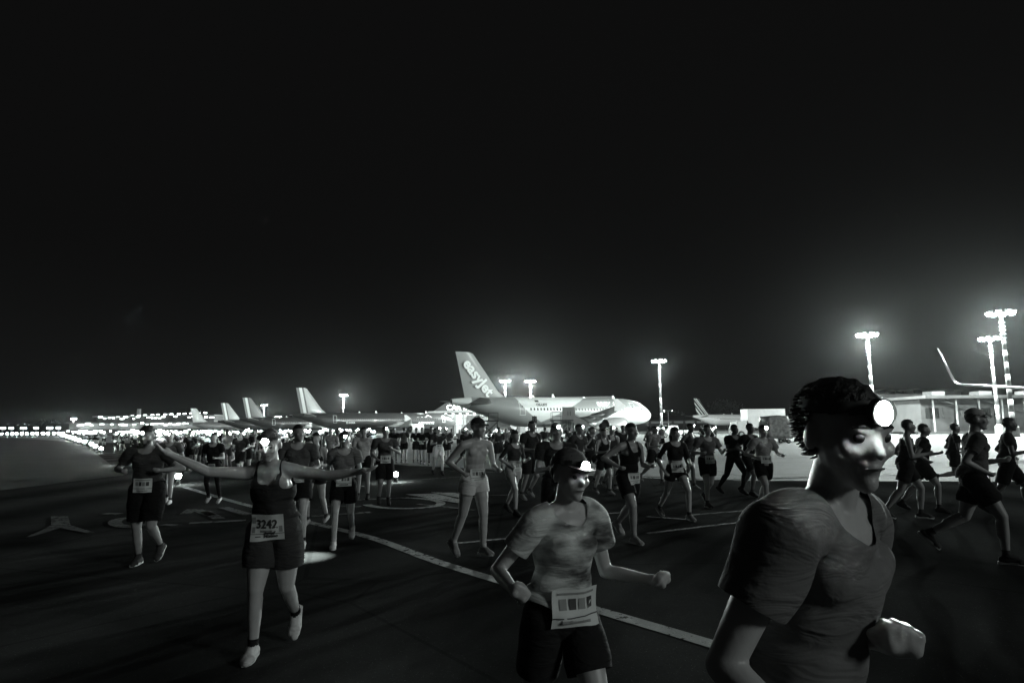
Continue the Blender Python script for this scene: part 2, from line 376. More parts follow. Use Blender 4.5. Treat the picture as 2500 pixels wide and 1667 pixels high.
def airliner(name, label, group, nose, psi, L, body, fin_m, nac, wing_m=None, windows=True, details=True, tip='fence', scale=1.0, win_white=False, tailp=None):
    root = empty(name, (nose.x, nose.y, 0), psi); root.scale = (scale,) * 3
    tag(root, label, 'airliner', group)
    wing_m = wing_m or M_WINGG; tailp = tailp or wing_m
    ss = [0, .05, .12, .22, .35, .55, .8, 1.15, 1.5, 1.9, 2.3, 2.8, 3.3, 3.85, 4.4, 5, 5.6, 6.4]
    q = 8.0
    while q < L - 12: ss.append(q); q += 1.6
    ss += [L - a for a in (11.8, 11, 10, 9.2, 8.5, 7.7, 7, 6.2, 5.5, 4.7, 4, 3.2, 2.5, 1.8, 1.2, .8, .4, .1, 0)]
    rings = []
    for s_ in ss:
        zc, r = fus(s_, L); rings.append([(-s_, r * math.cos(2 * math.pi * k / 40), zc + r * math.sin(2 * math.pi * k / 40)) for k in range(40)])
    fu = MB().loft(rings).build('fuselage', body, root, 'auto')
    # belly fairing
    c = L * .46
    MB().loft([[(-(c + dx), 1.75 * k2 * math.cos(a), 2.25 + .62 * k2 * math.sin(a)) for a in [2 * math.pi * j / 20 for j in range(20)]] for dx, k2 in ((-5.2, .3), (-4.2, .75), (-2.5, 1), (2.5, 1), (4.6, .8), (6, .3))]).build('belly_fairing', body, root, True)
    # cockpit windows, both sides
    for sg in (-1, 1):
        for (a, b_, z0, z1, i0, i1) in ((1.62, 2.06, 4.02, 4.50, 0, .12), (2.12, 2.62, 4.06, 4.56, 0, .1), (2.70, 3.15, 4.12, 4.52, 0, .2)):
            P = [side(a, z0, L), side(b_, z0 + .02, L), side(b_ + i1, z1, L), side(a + .42, z1 - .02, L)]
            MB().poly([(p.x, p.y * -sg, p.z) for p in P]).build('cockpit_window', M_GLASS, root)
    # wings
    wr = L * .31
    for sg in (-1, 1):
        rr = []
        for y, le, ch, z, th in ((1.2, wr, 6.9, 2.55, .14), (2.4, wr + .65, 6.1, 2.70, .13), (6.4, wr + 2.75, 3.95, 3.05, .115), (12, wr + 5.65, 2.75, 3.62, .105), (16.4, wr + 7.95, 1.62, 4.12, .10)):
            rr.append([(px, sg * y, z + pz) for px, pz in foil(-le, ch, th)])
        wg = MB().loft(rr).build('wing', wing_m, root, 'auto')
        tx, ty, tz = -(wr + 7.95), sg * 16.4, 4.12
        if tip == 'fence':
            b = MB()
            b.prism([(tx + .1, ty, tz), (tx - 1.15, ty, tz + .85), (tx - 1.75, ty, tz + .85), (tx - 1.6, ty, tz), (tx - 1.75, ty, tz - .6), (tx - 1.15, ty, tz - .6)], (0, sg * .07, 0))
            b.build('wingtip_fence', M_WHITE, wg)
        else:
            rr = []
            for y, dx, ch, z in ((0, 0, 1.62, 0), (.22, -.2, 1.5, .05), (.42, -.48, 1.32, .28), (.60, -.85, 1.1, .85), (1.0, -1.75, .5, 2.35)):
                rr.append([(tx + dx + px, ty + sg * (y + (pz * .9 if z > .2 else 0)), tz + z + (pz if z <= .2 else pz * .25)) for px, pz in foil(0, ch, .09)])
            MB().loft(rr).build('winglet', M_WHITE, wg, 'auto')
        for y, le, ch, z in ((4.2, wr + 5.6, 2.6, 2.72), (8.2, wr + 6.6, 2.2, 3.08), (11.6, wr + 7.7, 1.8, 3.45)):
            MB().sphere((-(le + ch * .4), sg * y, z - .22), (ch * .62, .16, .2), 10, 6).build('flap_fairing', wing_m, wg, True)
        # tailplane
        rr = [[(px, sg * y, z + pz) for px, pz in foil(-le, ch, .1)] for y, le, ch, z in ((.35, L - 5.9, 3.7, 4.85), (1.2, L - 5.4, 3.3, 4.95), (6.2, L - 2.35, 1.35, 5.45))]
        MB().loft(rr).build('tailplane', tailp, root, 'auto')
        # engine
        ex, ey, ez = -(wr - .55), sg * 5.75, 1.78
        en = MB()
        prof = ((0, .98), (.06, 1.06), (.25, 1.14), (.8, 1.22), (1.6, 1.22), (2.6, 1.12), (3.3, .96))
        en.loft([[(ex - d, ey + r * math.cos(a), ez + r * math.sin(a)) for a in [2 * math.pi * j / 28 for j in range(28)]] for d, r in prof], caps=False)
        en.loft([[(ex - d, ey + r * math.cos(a), ez + r * math.sin(a)) for a in [2 * math.pi * j / 28 for j in range(28)]] for d, r in ((0, .98), (.15, .90), (.9, .88))], caps=False)
        eo = en.build('engine_nacelle', nac, root, True, fix=False)
        MB().tube([(ex - .85, ey, ez), (ex - .9, ey, ez)], .88, 24).build('fan_disc', M_DARKIN, eo)
        MB().tube([(ex - .35, ey, ez), (ex - .6, ey, ez), (ex - .86, ey, ez)], [.03, .16, .26], 14).build('spinner', M_LETW, eo, True)
        MB().loft([[(ex - d, ey + r * math.cos(a), ez + r * math.sin(a)) for a in [2 * math.pi * j / 28 for j in range(28)]] for d, r in ((-.015, .985), (.03, 1.055), (.2, 1.135))], caps=False).build('intake_lip', M_LIP, eo, True, fix=False)
        MB().tube([(ex - 2.6, ey, ez), (ex - 3.4, ey, ez), (ex - 4.1, ey, ez)], [.75, .62, .38], 18).build('exhaust', M_DARKIN, eo, True)
        MB().prism([(ex - .7, ey - .16, ez + 1.15), (ex - 3.2, ey - .16, ez + .9), (ex - 4.6, ey - .16, 2.95), (ex - 3.2, ey - .16, 3.1), (ex - 1.8, ey - .16, 2.75)], (0, .32, 0)).build('pylon', nac, eo)
        # main gear
        gx, gy = -(L * .505), sg * 3.8
        ge = MB().tube([(gx, gy, .6), (gx, gy * .98, 2.6)], .13, 10).build('main_gear', M_STEEL, root, True)
        for k in (-.42, .42):
            MB().tube([(gx, gy + k - .18, .58), (gx, gy + k - .12, .58), (gx, gy + k + .12, .58), (gx, gy + k + .18, .58)], [.42, .58, .58, .42], 18).build('tyre', M_TYRE, ge, 'auto')
    ng = MB().tube([(-5.0, 0, .4), (-5.0, 0, 2.1)], .1, 10).build('nose_gear', M_STEEL, root, True)
    for k in (-.25, .25):
        MB().tube([(-5.0, k - .13, .38), (-5.0, k - .08, .38), (-5.0, k + .08, .38), (-5.0, k + .13, .38)], [.28, .38, .38, .28], 16).build('tyre', M_TYRE, ng, 'auto')
    # fin with dorsal fillet
    rr = []
    for le, te, z in ((L - 9.4, L - 1.9, 5.55), (L - 7.9, L - 1.88, 5.95), (L - 7.0, L - 1.75, 6.6), (L - 3.2, L - .65, 11.55), (L - 2.7, L - .58, 11.76)):
        ch = te - le; th = .075 if z > 5.9 else .05
        rr.append([(px, pz * 1.0 if pz > 0 else pz / .7, z) for px, pz in foil(-le, ch, th)])
    fin = MB().loft(rr).build('tail_fin', fin_m, root, 'auto')
    # apu exhaust
    zc, r = fus(L, L); MB().tube([(-L + .01, 0, zc), (-L - .02, 0, zc)], r * .8, 16).build('auxiliary_exhaust', M_DARKIN, root)
    # antennas
    for s_, h in ((L * .2, .42), (L * .52, .5)) + (((L * .62, .3), (L * .36, .18)) if details else ()):
        MB().prism([(-s_, -.02, 5.86), (-s_ - .55, -.02, 5.86), (-s_ - .5, -.02, 5.9 + h), (-s_ - .28, -.02, 5.9 + h)], (0, .04, 0)).build('blade_antenna', M_LETW, root)
    if windows:
        wm = MB().poly([(.135 * math.cos(a), 0, .20 * math.sin(a)) for a in [2 * math.pi * j / 10 for j in range(10)]]).mesh('window', M_WINDOW)
        s_ = 6.9
        while s_ < L - 10.9:
            if not (abs(s_ - L * .47) < .2):
                o = link('window', wm, root); p = side(s_, 4.18, L, .012); o.location = p; o.rotation_euler = (R(-9.7), 0, 0)
            s_ += .533
    if details:
        for s0, nm in ((4.55, 'front_door'), (L - 10.1, 'rear_door')):
            b = MB(); z0, z1, wd = 3.35, 5.2, .86; t = .06
            def quad(sa, sb, za, zb):
                n = 6
                b._add([side(sa, za + (zb - za) * i / n, L, .02) for i in range(n + 1)] + [side(sb, za + (zb - za) * i / n, L, .02) for i in range(n + 1)], [(i, i + 1, n + 2 + i, n + 1 + i) for i in range(n)])
            quad(s0, s0 + t, z0, z1); quad(s0 + wd - t, s0 + wd, z0, z1); quad(s0 + t, s0 + wd - t, z0, z0 + t); quad(s0 + t, s0 + wd - t, z1 - t, z1)
            d = b.build(nm, M_DOORLINE, root)
            MB().poly([(p.x, p.y, p.z) for p in [side(s0 + .36, 4.45, L, .022), side(s0 + .5, 4.45, L, .022), side(s0 + .5, 4.65, L, .022), side(s0 + .36, 4.65, L, .022)]]).build('door_window', M_WINDOW, d)
    return root, fin

def paint(name, **k):
    m = mat(name, .5, k.get('rough', .35), coat=k.get('coat', .3)); return m, NT(m)
# white and orange airliner
EL = 33.84
me_, n = paint('orange_white_livery')
s_ = n.mul(n.x, -1.0); zz = n.z
dz = n.add(zz, -5.9)
tail_o = n.gt(s_, n.add(EL - 9.2, n.mul(n.mul(dz, dz), -.30)))
tail_o = n.AND(tail_o, n.lt(s_, n.add(EL - 2.6, n.mul(n.add(zz, -5.2), -.25))))
front_o = n.AND(n.gt(zz, n.add(4.62, n.mul(n.add(s_, -3.2), -.17))), n.AND(n.lt(s_, n.add(13.2, n.mul(n.add(zz, -5.8), -2.3))), n.gt(s_, n.add(3.0, n.mul(n.add(zz, -4.6), 1.1)))))
n.out(n.dirt(n.mix(n.OR(tail_o, front_o), .72, .27), .06, .8))
mf_, n = paint('orange_fin'); n.out(n.dirt(n.add(.29, 0), .08, .6))
e_nose, e_psi = Vector((21.3, 102.5, 0)), R(30)
ej, ej_fin = airliner('airliner', 'white airliner with grey tail, cabin lettering and stairs, nearest of the parked jets', 'parked airliners', e_nose, e_psi, EL, me_, mf_, M_ORANGE)
FLAT = lambda s0, z0, k=1.0: (lambda x, y: side(s0 - x * k, z0 + y, EL, .03))
lettering('lettering', 'easyJet', FLAT(11.55, 4.62), M_LETW, ej, 1.5, .05)
lettering('registration', 'OE-LKY', FLAT(EL - 11.9, 4.62), M_LETD, ej, .52, .012)
MB().poly([side(EL - 11.9, 5.16, EL, .03), side(EL - 12.5, 5.16, EL, .03), side(EL - 12.5, 5.44, EL, .03), side(EL - 11.9, 5.44, EL, .03)]).build('flag', M_LETD, ej)
def fin_map(s0, z0, ang, L):
    ca, sa = math.cos(ang), math.sin(ang)
    def f(x, y):
        s2 = s0 - (x * ca - y * sa); z = z0 + x * sa + y * ca
        k = (z - 6.6) / 5.0; ch = 5.25 + (2.6 - 5.25) * k
        return Vector((-s2, -(.075 * ch * .62 + .03), z))
    return f
lettering('fin_lettering', 'easyJet', fin_map(EL - 1.55, 10.15, R(-50), EL), M_LETW, ej_fin, 2.05, .07)
# dark airliners with striped fins
def stripe_fin(name, g, stripes, slope=.27):
    m, n = paint(name, coat=.5, rough=.3)
    # distance forward of the fin's slanted trailing edge (local x is minus station)
    return m, n
def dark_fin(L, bright):
    m, n = paint('striped_fin_%d_%d' % (L, int(bright * 100)), coat=.6, rough=.28)
    s2 = n.mul(n.x, -1.0)
    te = n.add(L - 1.75, n.mul(n.add(n.z, -6.6), .22))
    d = n.op('SUBTRACT', te, s2)
    val = n.mix(n.lt(d, 1.75), bright, .045); val = n.mix(n.AND(n.gt(d, .62), n.lt(d, 1.35)), val, .75); val = n.mix(n.lt(d, .52), val, .22)
    n.out(n.dirt(val, .06, .7)); return m
i_nose, i_psi, IL = Vector((-15.6, 181, 0)), R(35), 44.5
it, it_fin = airliner('airliner', 'long dark airliner with white three letter title and striped fin behind the runners', 'parked airliners', i_nose, i_psi, IL, M_BLUE, dark_fin(IL, .3), M_WHITE, tailp=M_WHITE, wing_m=M_WHITE)
lettering('lettering', 'ITA', lambda x, y: side(13.0 - x * 1.9, 4.75 + y, IL, .03), M_LETW, it, 1.55, .035)
lettering('lettering', 'AIRWAYS', lambda x, y: side(12.6 - x * 1.3, 2.95 + y, IL, .03), M_LETW, it, .85, .03)
lettering('registration', 'EI-HXA', lambda x, y: side(IL - 12.4 - x * 1.2, 3.2 + y, IL, .03), M_LETW, it, .6, .015)
DF = dark_fin(37.57, .08); DF2 = dark_fin(37.57, .26)
def place_tail(u, v, L, H=11.7):
    d = ray(u, v); t = (H - CAM_H) / d.z; return Vector((d.x * t, d.y * t, 0))
def nose_from_tail(p, psi, L): return p + Vector((math.cos(psi), math.sin(psi), 0)) * (L - .6)
MAINT = M_BLUE
for (u, v, fm, det, lab) in ((592, 971, DF, True, 'dark airliner second in line, plain dark fin with a pale rear stripe'), (539, 984, DF2, False, 'dark airliner third in line, paler fin with a white rear stripe'), (409, 1009, DF, False, 'farthest dark airliner with striped fin, last in the row')):
    p = place_tail(u, v, 37.57)
    airliner('airliner', lab, 'parked airliners', nose_from_tail(p, R(34), 37.57), R(34), 37.57, MAINT, fm, M_WHITE, windows=det, details=det, tailp=M_WHITE, wing_m=M_WHITE)
mm_, n = paint('blotched_fin'); n.out(n.dirt(n.add(.5, 0), .45, .9))
p = place_tail(465, 997, 37.57)
airliner('airliner', 'airliner with a pale blotched rounded fin between the dark striped fins', 'parked airliners', nose_from_tail(p, R(38), 37.57), R(38), 37.57, mat('grey_aircraft_paint', .2, .4, noise=.2, nscale=.6), mm_, M_WHITE, windows=False, details=False)
# white airliner with slanted fin stripes
ma_, n = paint('slanted_stripe_fin'); d = n.op('SUBTRACT', n.add(39.3 - 1.75, n.mul(n.add(n.z, -6.6), .86)), n.mul(n.x, -1.0))
val = n.add(.72, 0)
for a, b_ in ((-1.2, .45), (1.15, 1.95), (2.45, 3.35), (3.75, 4.05), (4.6, 5.6)): val = n.mix(n.AND(n.gt(d, a), n.lt(d, b_)), val, .03)
n.out(val)
p = place_tail(1693, 973, 39.3)
af, af_fin = airliner('airliner', 'white airliner with dark slanted fin stripes beyond the slim mast', 'parked airliners', nose_from_tail(p, R(24), 39.3), R(24), 39.3, M_WHITE, ma_, M_WHITE)
lettering('lettering', 'AIRFRANCE', lambda x, y: side(16.5 - x * 1.35, 4.75 + y, 39.3, .03), mat('airline_title', .05, .5), af, 1.3, .03)
# jet mostly outside the frame: its raised winglet and wing reach in from the side
wt = Vector((29.7, 43.0, 0))
psi = R(48); L9 = 39.5
tipl = Vector((-(L9 * .31 + 7.95), 16.4, 0)); tipl.rotate(Euler((0, 0, psi)))
airliner('airliner', 'grey winglet and wing of a parked jet reaching in at the far right edge', 'parked airliners', wt - tipl, psi, L9, M_WHITE, M_BLUE, M_WHITE, windows=False, details=False, tip='winglet')
pj = bearing(2206, 150, 1012)
airliner('small_jet', 'small white jet with a wing and upright tip in front of the far right building', 'parked airliners', Vector((pj.x, pj.y, 0)), R(250), 33.84, M_WHITE, M_WHITE, M_WHITE, windows=False, details=False, tip='winglet', scale=.66)
# ------------------------------------------------------------------ passenger stairs, vehicles, signs
M_GSEW = mat('white_vehicle_paint', .45, .4, noise=.1, nscale=2); M_GSED = mat('dark_frame_paint', .05, .5); M_GSEG = mat('grey_equipment_paint', .25, .5, noise=.2, nscale=3)
M_ALU = mat('aluminium_tread', .5, .4, .5)
def stairs(label, loc, rz, H, run, board=True, steps=14):
    """flight climbs from (run,0,0) down end to the platform at x<=0"""
    r = empty('boarding_stairs', loc, rz); tag(r, label, 'boarding stairs', 'boarding stairs')
    MB().box((-1.1, 0, H - .06), (2.6, 1.5, .14)).build('platform', M_GSED, r)
    sm = MB().box((0, 0, 0), (.3, 1.1, .05)).mesh('step', M_ALU)
    for i in range(steps):
        f = (i + .5) / steps; o = link('step', sm, r); o.location = (run * (1 - f), 0, .25 + (H - .3) * f)
    for sg in (-1, 1):
        y = sg * .66
        MB().prism([(run + .1, y - .025, .25), (0, y - .025, H - .1), (0, y - .025, H + .75), (run + .1, y - .025, 1.1)], (0, .05, 0)).build('side_panel', M_GSEW if (sg > 0 or board) else M_GSED, r)
        MB().bar((run + .1, y, 1.25), (0, y, H + .92), .05).bar((0, y, H + .92), (-2.3, y, H + .92), .05).bar((-2.3, y, H), (-2.3, y, H + .92), .05).bar((-1.15, y, H), (-1.15, y, H + .92), .05).bar((0, y, H - .1), (0, y, H + .92), .05).bar((-2.3, y, H + .45), (0, y, H + .45), .04).build('handrail', M_GSED, r)
        for x in (-2.2, -.2): MB().bar((x, y * .9, .4), (x, y * .9, H - .1), .09).build('support_leg', M_GSED, r)
        MB().bar((-2.2, y * .9, .5), (-.2, y * .9, H - .2), .06).bar((-.2, y * .9, .5), (-2.2, y * .9, H - .2), .06).build('cross_brace', M_GSED, r)
    MB().box((.6, 0, .45), (run + 3.0, 1.7, .18)).build('chassis', M_GSEG, r)
    for x in (-1.4, run - .1):
        for y in (-.8, .8): MB().tube([(x, y - .1, .33), (x, y + .1, .33)], .33, 14).build('wheel', M_TYRE, r, 'auto')
    if board:
        b = MB().box((-.35, -.72, H + .75), (1.5, .05, 1.5)).build('windscreen_board', M_GSEW, r)
        for k in (-.45, -.15): MB().box((k, -.75, H + .75), (.06, .02, .5)).build('board_mark', M_GSED, b)
    return r
stairs('mobile boarding stairs with white board in front of the white airliner', (6.9, 78.5, 0), R(4), 2.55, 3.6)
stairs('dark mobile boarding stairs under the white airliner tail', (-4.1, 80, 0), R(180), 2.6, 2.3, board=False, steps=11)
sp = bearing(1305, 69)
r = empty('stand_sign', sp); tag(r, 'small dark stand number sign on a post before the white airliner', 'sign')
MB().tube([(0, 0, 0), (0, 0, 2.95)], .04, 8).build('post', M_GSED, r); b = MB().box((0, 0, 2.5), (.5, .08, .72)).build('sign_board', M_GSED, r)
for k in (-.09, .09): MB().box((k, -.045, 2.5), (.05, .012, .42)).build('sign_mark', M_GSEW, b)
def wheel(parent, c, rad=.36, wd=.22, axis='y'):
    a = Vector((0, wd / 2, 0)); c = Vector(c)
    o = MB().tube([c - a, c - a * .7, c + a * .7, c + a], [rad * .8, rad, rad, rad * .8], 16).build('wheel', M_TYRE, parent, 'auto')
    MB().tube([c - a * 1.06, c + a * 1.06], rad * .5, 12).build('rim', M_STEEL, o)
M_CARGL = mat('vehicle_glass', .02, .12, spec=.8); M_TAIL = mat('vehicle_lamp', .8, .4, emit=9, sample=False)
def pickup(label, loc, rz, m=M_GSEW):
    r = empty('service_pickup', loc, rz); tag(r, label, 'pickup truck', 'service vehicles')
    prof = [(2.6, .5), (2.65, .95), (1.5, 1.1), (.85, 1.72), (-.55, 1.75), (-.75, 1.08), (-2.6, 1.05), (-2.6, .5)]
    MB().loft([[(x, y, z) for x, z in prof] for y in (-.9, .9)]).build('body', m, r)
    MB().poly([(1.42, -.905, 1.12), (.84, -.905, 1.64), (-.45, -.905, 1.66), (-.62, -.905, 1.12)]).build('side_window', M_CARGL, r)
    MB().poly([(1.44, -.78, 1.15), (1.44, .78, 1.15), (.9, .7, 1.7), (.9, -.7, 1.7)]).build('windscreen', M_CARGL, r, loc=(.03, 0, .01))
    for x in (1.65, -1.6):
        for y in (-.82, .82): wheel(r, (x, y, .38), .38)
    for y in (-.65, .65): MB().box((2.64, y, .82), (.06, .3, .16)).build('headlight', M_TAIL, r)
    return r
def tug(label, loc, rz):
    r = empty('baggage_tug', loc, rz); tag(r, label, 'baggage tug', 'service vehicles')
    MB().loft([[(x, y, z) for x, z in ((1.3, .35), (1.3, .85), (.3, .95), (.2, 1.05), (-1.2, 1.0), (-1.3, .35))] for y in (-.6, .6)]).build('body', M_GSEW, r)
    MB().box((-.35, 0, 1.85), (1.2, 1.2, .07)).build('roof', M_GSEW, r)
    for x in (.2, -.9):
        for y in (-.55, .55): MB().bar((x, y, 1.0), (x, y, 1.82), .06).build('roof_post', M_GSED, r)
    MB().box((-.4, 0, 1.15), (.5, .8, .3)).build('seat', M_GSED, r)
    for x in (.85, -.85):
        for y in (-.55, .55): wheel(r, (x, y, .3), .3, .2)
    return r
def cart(label, loc, rz, load=True):
    r = empty('baggage_cart', loc, rz); tag(r, label, 'baggage cart', 'baggage carts')
    MB().box((0, 0, .55), (2.6, 1.4, .12)).build('deck', M_GSEG, r); MB().bar((1.3, 0, .5), (2.2, 0, .3), .06).build('tow_bar', M_GSED, r)
    for x in (-1.25, 1.25):
        MB().bar((x, -.65, .6), (x, -.65, 1.7), .05).bar((x, .65, .6), (x, .65, 1.7), .05).bar((x, -.65, 1.7), (x, .65, 1.7), .05).bar((x, -.65, 1.1), (x, .65, 1.1), .04).build('end_frame', M_GSED, r)
    if load:
        MB().box((0, 0, 1.73), (2.6, 1.4, .05)).build('roof', M_GSEW, r)
    for x in (-.9, .9):
        for y in (-.6, .6): wheel(r, (x, y, .26), .26, .16)
    return r
def catering(label, loc, rz):
    r = empty('high_loader_truck', loc, rz); tag(r, label, 'truck', 'service vehicles')
    MB().box((-1.0, 0, 2.6), (5.2, 2.4, 2.5)).build('cargo_box', M_GSEW, r)
    for k in range(6): MB().box((-3.3 + k * .92, -1.215, 2.6), (.05, .03, 2.4)).build('panel_rib', M_GSEG, r)
    MB().loft([[(x, y, z) for x, z in ((3.4, .5), (3.45, 1.2), (3.0, 2.25), (1.75, 2.3), (1.75, .5))] for y in (-1.1, 1.1)]).build('cab', M_GSEW, r)
    MB().poly([(3.2, -1.11, 1.3), (2.9, -1.11, 2.1), (2.0, -1.11, 2.1), (2.0, -1.11, 1.3)]).build('side_window', M_CARGL, r)
    MB().box((0, 0, .75), (7.0, 1.2, .25)).build('chassis', M_GSED, r)
    MB().bar((-3, -.9, .9), (1, -.9, 1.4), .1).bar((1, -.92, .9), (-3, -.92, 1.4), .1).build('scissor_lift', M_GSED, r)
    for x in (2.6, -2.4):
        for y in (-1.0, 1.0): wheel(r, (x, y, .48), .48, .3)
    return r
def at(u, v, d=None): return ground(u, v) if d is None else bearing(u, d)
pickup('white service pickup parked beyond the slim light mast', at(1640, 1068), R(200))
tug('white baggage tug with a roof beside the parked pickup', at(1622, 1058), R(25))
tug('white baggage tug beneath the fuselage of the white airliner', at(1262, 1077), R(10))
cart('empty baggage cart between the pickup and the striped fin jet', at(1697, 1060), R(170), False)
cart('roofed baggage cart under the middle of the white airliner', at(1330, 1076), R(15))
cart('roofed baggage cart close behind the dark boarding stairs', at(1222, 1076), R(200))
cart('low baggage cart with rolled load on the pale apron', at(1705, 1080), R(8), False)
catering('white high loader truck standing before the nose of the striped fin jet', at(1848, 1068), R(184))
catering('white high loader truck at the far end of the dark airliner nose', at(1215, 1066), R(150))
M_NET = mat('wrapped_cargo', .45, .3, noise=.5, nscale=3.5, bump=.8, bscale=5)
def pallet(label, loc, rz, d):
    r = empty('cargo_pallet', loc, rz); tag(r, label, 'cargo pallet', 'wrapped cargo pallets')
    bm = bmesh.new(); bmesh.ops.create_cube(bm, size=1); bmesh.ops.subdivide_edges(bm, edges=bm.edges, cuts=7, use_grid_fill=True)
    for v in bm.verts:
        q = v.co; k = 1 - .25 * max(0, q.z) * (abs(q.x) + abs(q.y)); ns = .02 * math.sin(q.x * 19 + loc.x) * math.cos(q.z * 17 + q.y * 13)
        v.co = Vector((q.x * d[0] * k + ns, q.y * d[1] * k + ns, (q.z + .5) * d[2] * (1 - .1 * abs(q.x)) + .55 + ns))
    me = bpy.data.meshes.new('load'); bm.to_mesh(me); bm.free(); me.materials.append(M_NET)
    for p in me.polygons: p.use_smooth = True
    link('load', me, r); MB().box((0, 0, .48), (d[0] * 1.08, d[1] * 1.08, .1)).build('deck', M_GSEG, r)
    for x in (-.4, .4):
        for y in (-.4, .4): wheel(r, (x * d[0], y * d[1], .2), .2, .14)
    return r
pallet('tall shrink wrapped cargo pallet behind the grey shirt runner', at(1893, 1082), 0.1, (2.2, 1.8, 2.0))
pallet('wide shrink wrapped cargo pallet beside the tall one', at(1930, 1078), -.1, (2.0, 1.8, 1.7))
# ------------------------------------------------------------------ taxiway edge lights and far lamps
M_SPOTL = mat('edge_light_lens', .8, .3, emit=260, sample=False)
em = MB().tube([(0, 0, 0), (0, 0, .02), (0, 0, .22)], [.14, .07, .06], 10).mesh('edge_light', M_GSED, 'auto')
el = MB().sphere((0, 0, .29), (.09, .09, .085), 10, 6).mesh('lens', M_SPOTL, True)
def edge_light(loc, label, grp, sc=1.0, power=0):
    o = link('edge_light', em, None, loc); tag(o, label, 'edge light', grp); o.scale = (sc,) * 3
    link('lens', el, o)
    if power:
        l = bpy.data.lights.new('edge_glow', 'POINT'); l.energy = power; l.shadow_soft_size = .06; l.color = LIGHT_COL
        q = bpy.data.objects.new('edge_glow', l); COL.objects.link(q); q.parent = o; q.location = (0, 0, .45)
edge_light(ground(434, 1185), 'bright ground light beside the dark runner on the left', 'ground lights beside the course', 1, 40)
edge_light(ground(295, 1135), 'bright ground light left of the dark runner', 'ground lights beside the course', 1.1, 40)
edge_light(ground(966, 1178), 'bright ground light next to the runner pointing his arm', 'ground lights beside the course', .9, 25)
for i, (u, v) in enumerate(((246, 1107), (232, 1102), (222, 1097), (205, 1091), (192, 1086), (182, 1083), (173, 1079), (165, 1076), (158, 1073), (150, 1070))):
    edge_light(ground(u, v), 'ground light in the receding chain along the left side of the crowd', 'chain of ground lights', 1.4 + .25 * i, 30 if i < 4 else 0)
for i in range(13):
    edge_light(ground(4 + i * 12.5 + random.uniform(-2, 2), 1066.5 + random.uniform(-.6, .6)), 'runway light in the low row at the far left', 'far runway lights', 5.5)
for i, u in enumerate((6, 27, 57, 88, 121, 142)):
    p = bearing(u, 430, 1050); o = empty('flood_post', p); tag(o, 'small floodlight post on the dark far left horizon', 'light post', 'far floodlight posts')
    MB().tube([(0, 0, 0), (0, 0, 4.3)], .12, 6).build('post', M_POLE, o); MB().box((0, 0, 4.5), (2.0 if i % 2 else 2.8, .5, .8)).build('lamp', mat('flood_post_lamp', .8, .4, emit=12, sample=False), o)
# ------------------------------------------------------------------ buildings
M_FAC = mat('terminal_panel', .12, .6, noise=.12, nscale=.8); M_ROOF = mat('roof_sheet', .3, .5, noise=.15, nscale=.6); M_DARKB = mat('unlit_facade', .06, .7, noise=.3, nscale=.3)
M_LIT = mat('lit_glazing', .5, .3, emit=.4, sample=False); M_LIT2 = mat('lit_ceiling_lamp', .8, .4, emit=8, sample=False); M_SIGNL = mat('lit_sign_letters', .9, .4, emit=3, sample=False)
# lit terminal hall behind the white airliner tail
c0 = bearing(1066, 232, 1048); th = empty('terminal_hall', c0, R(-4)); tag(th, 'brightly lit terminal hall with roof sign behind the white airliner tail', 'building')
W_, H_ = 62, 7.2
MB().box((W_ / 2, 6, H_ / 2), (W_, 11.4, H_)).build('wall', M_FAC, th)
for k in range(20):
    x0 = .6 + k * 3.05
    wn = MB().box((x0 + 1.35, .2, 4.75), (2.7, .12, 3.6)).build('window', M_LIT, th)
    MB().box((x0 + 1.35, .1, 4.75), (.12, .1, 3.6)).box((x0 + 1.35, .1, 5.2), (2.5, .1, .1)).build('frame', M_GSEG, wn)
    if k % 2 == 0: MB().box((x0 + 1.35, .18, 1.45), (2.5, .1, 2.7)).build('door', M_GSEW if k % 4 else M_GSED, th)
    MB().tube([(x0 - .1, -1.2, 0), (x0 - .1, -1.2, H_ - .3)], .16, 8).build('column', M_GSEG, th)
rf = MB().prism([(-2.5, -3, H_ - .1), (-2.5, -3, H_ + .5), (W_, -3, H_ + 1.6), (W_, -3, H_ + .4)], (0, 16, 0)).build('roof', M_ROOF, th)
MB().prism([(-1.5, 1, H_ + .6), (3, 1, H_ + 3.4), (12, 1, H_ + 5.0), (W_, 1, H_ + 5.0), (W_, 1, H_ + 1.5)], (0, 8, 0)).build('upper_roof', M_DARKB, rf)
lettering('sign_letters', 'CAR L', lambda x, y: Vector((3.3 + x, .85, H_ + 1.0 + y)), M_SIGNL, th, 2.6, .06)
for k in range(24): MB().box((1 + k * 2.5, -1.5, H_ - .35), (.7, .4, .15)).build('ceiling_lamp', M_LIT2, th)
for k, (x, a) in enumerate(((11, .25), (20, -.2))):
    MB().prism([(x, -2, 3.5), (x, -2, 6.2), (x + 9, -10, 5.4 + a), (x + 9, -10, 2.9 + a)], (0, 2.4, 0)).build('jet_bridge', M_GSEG, th)
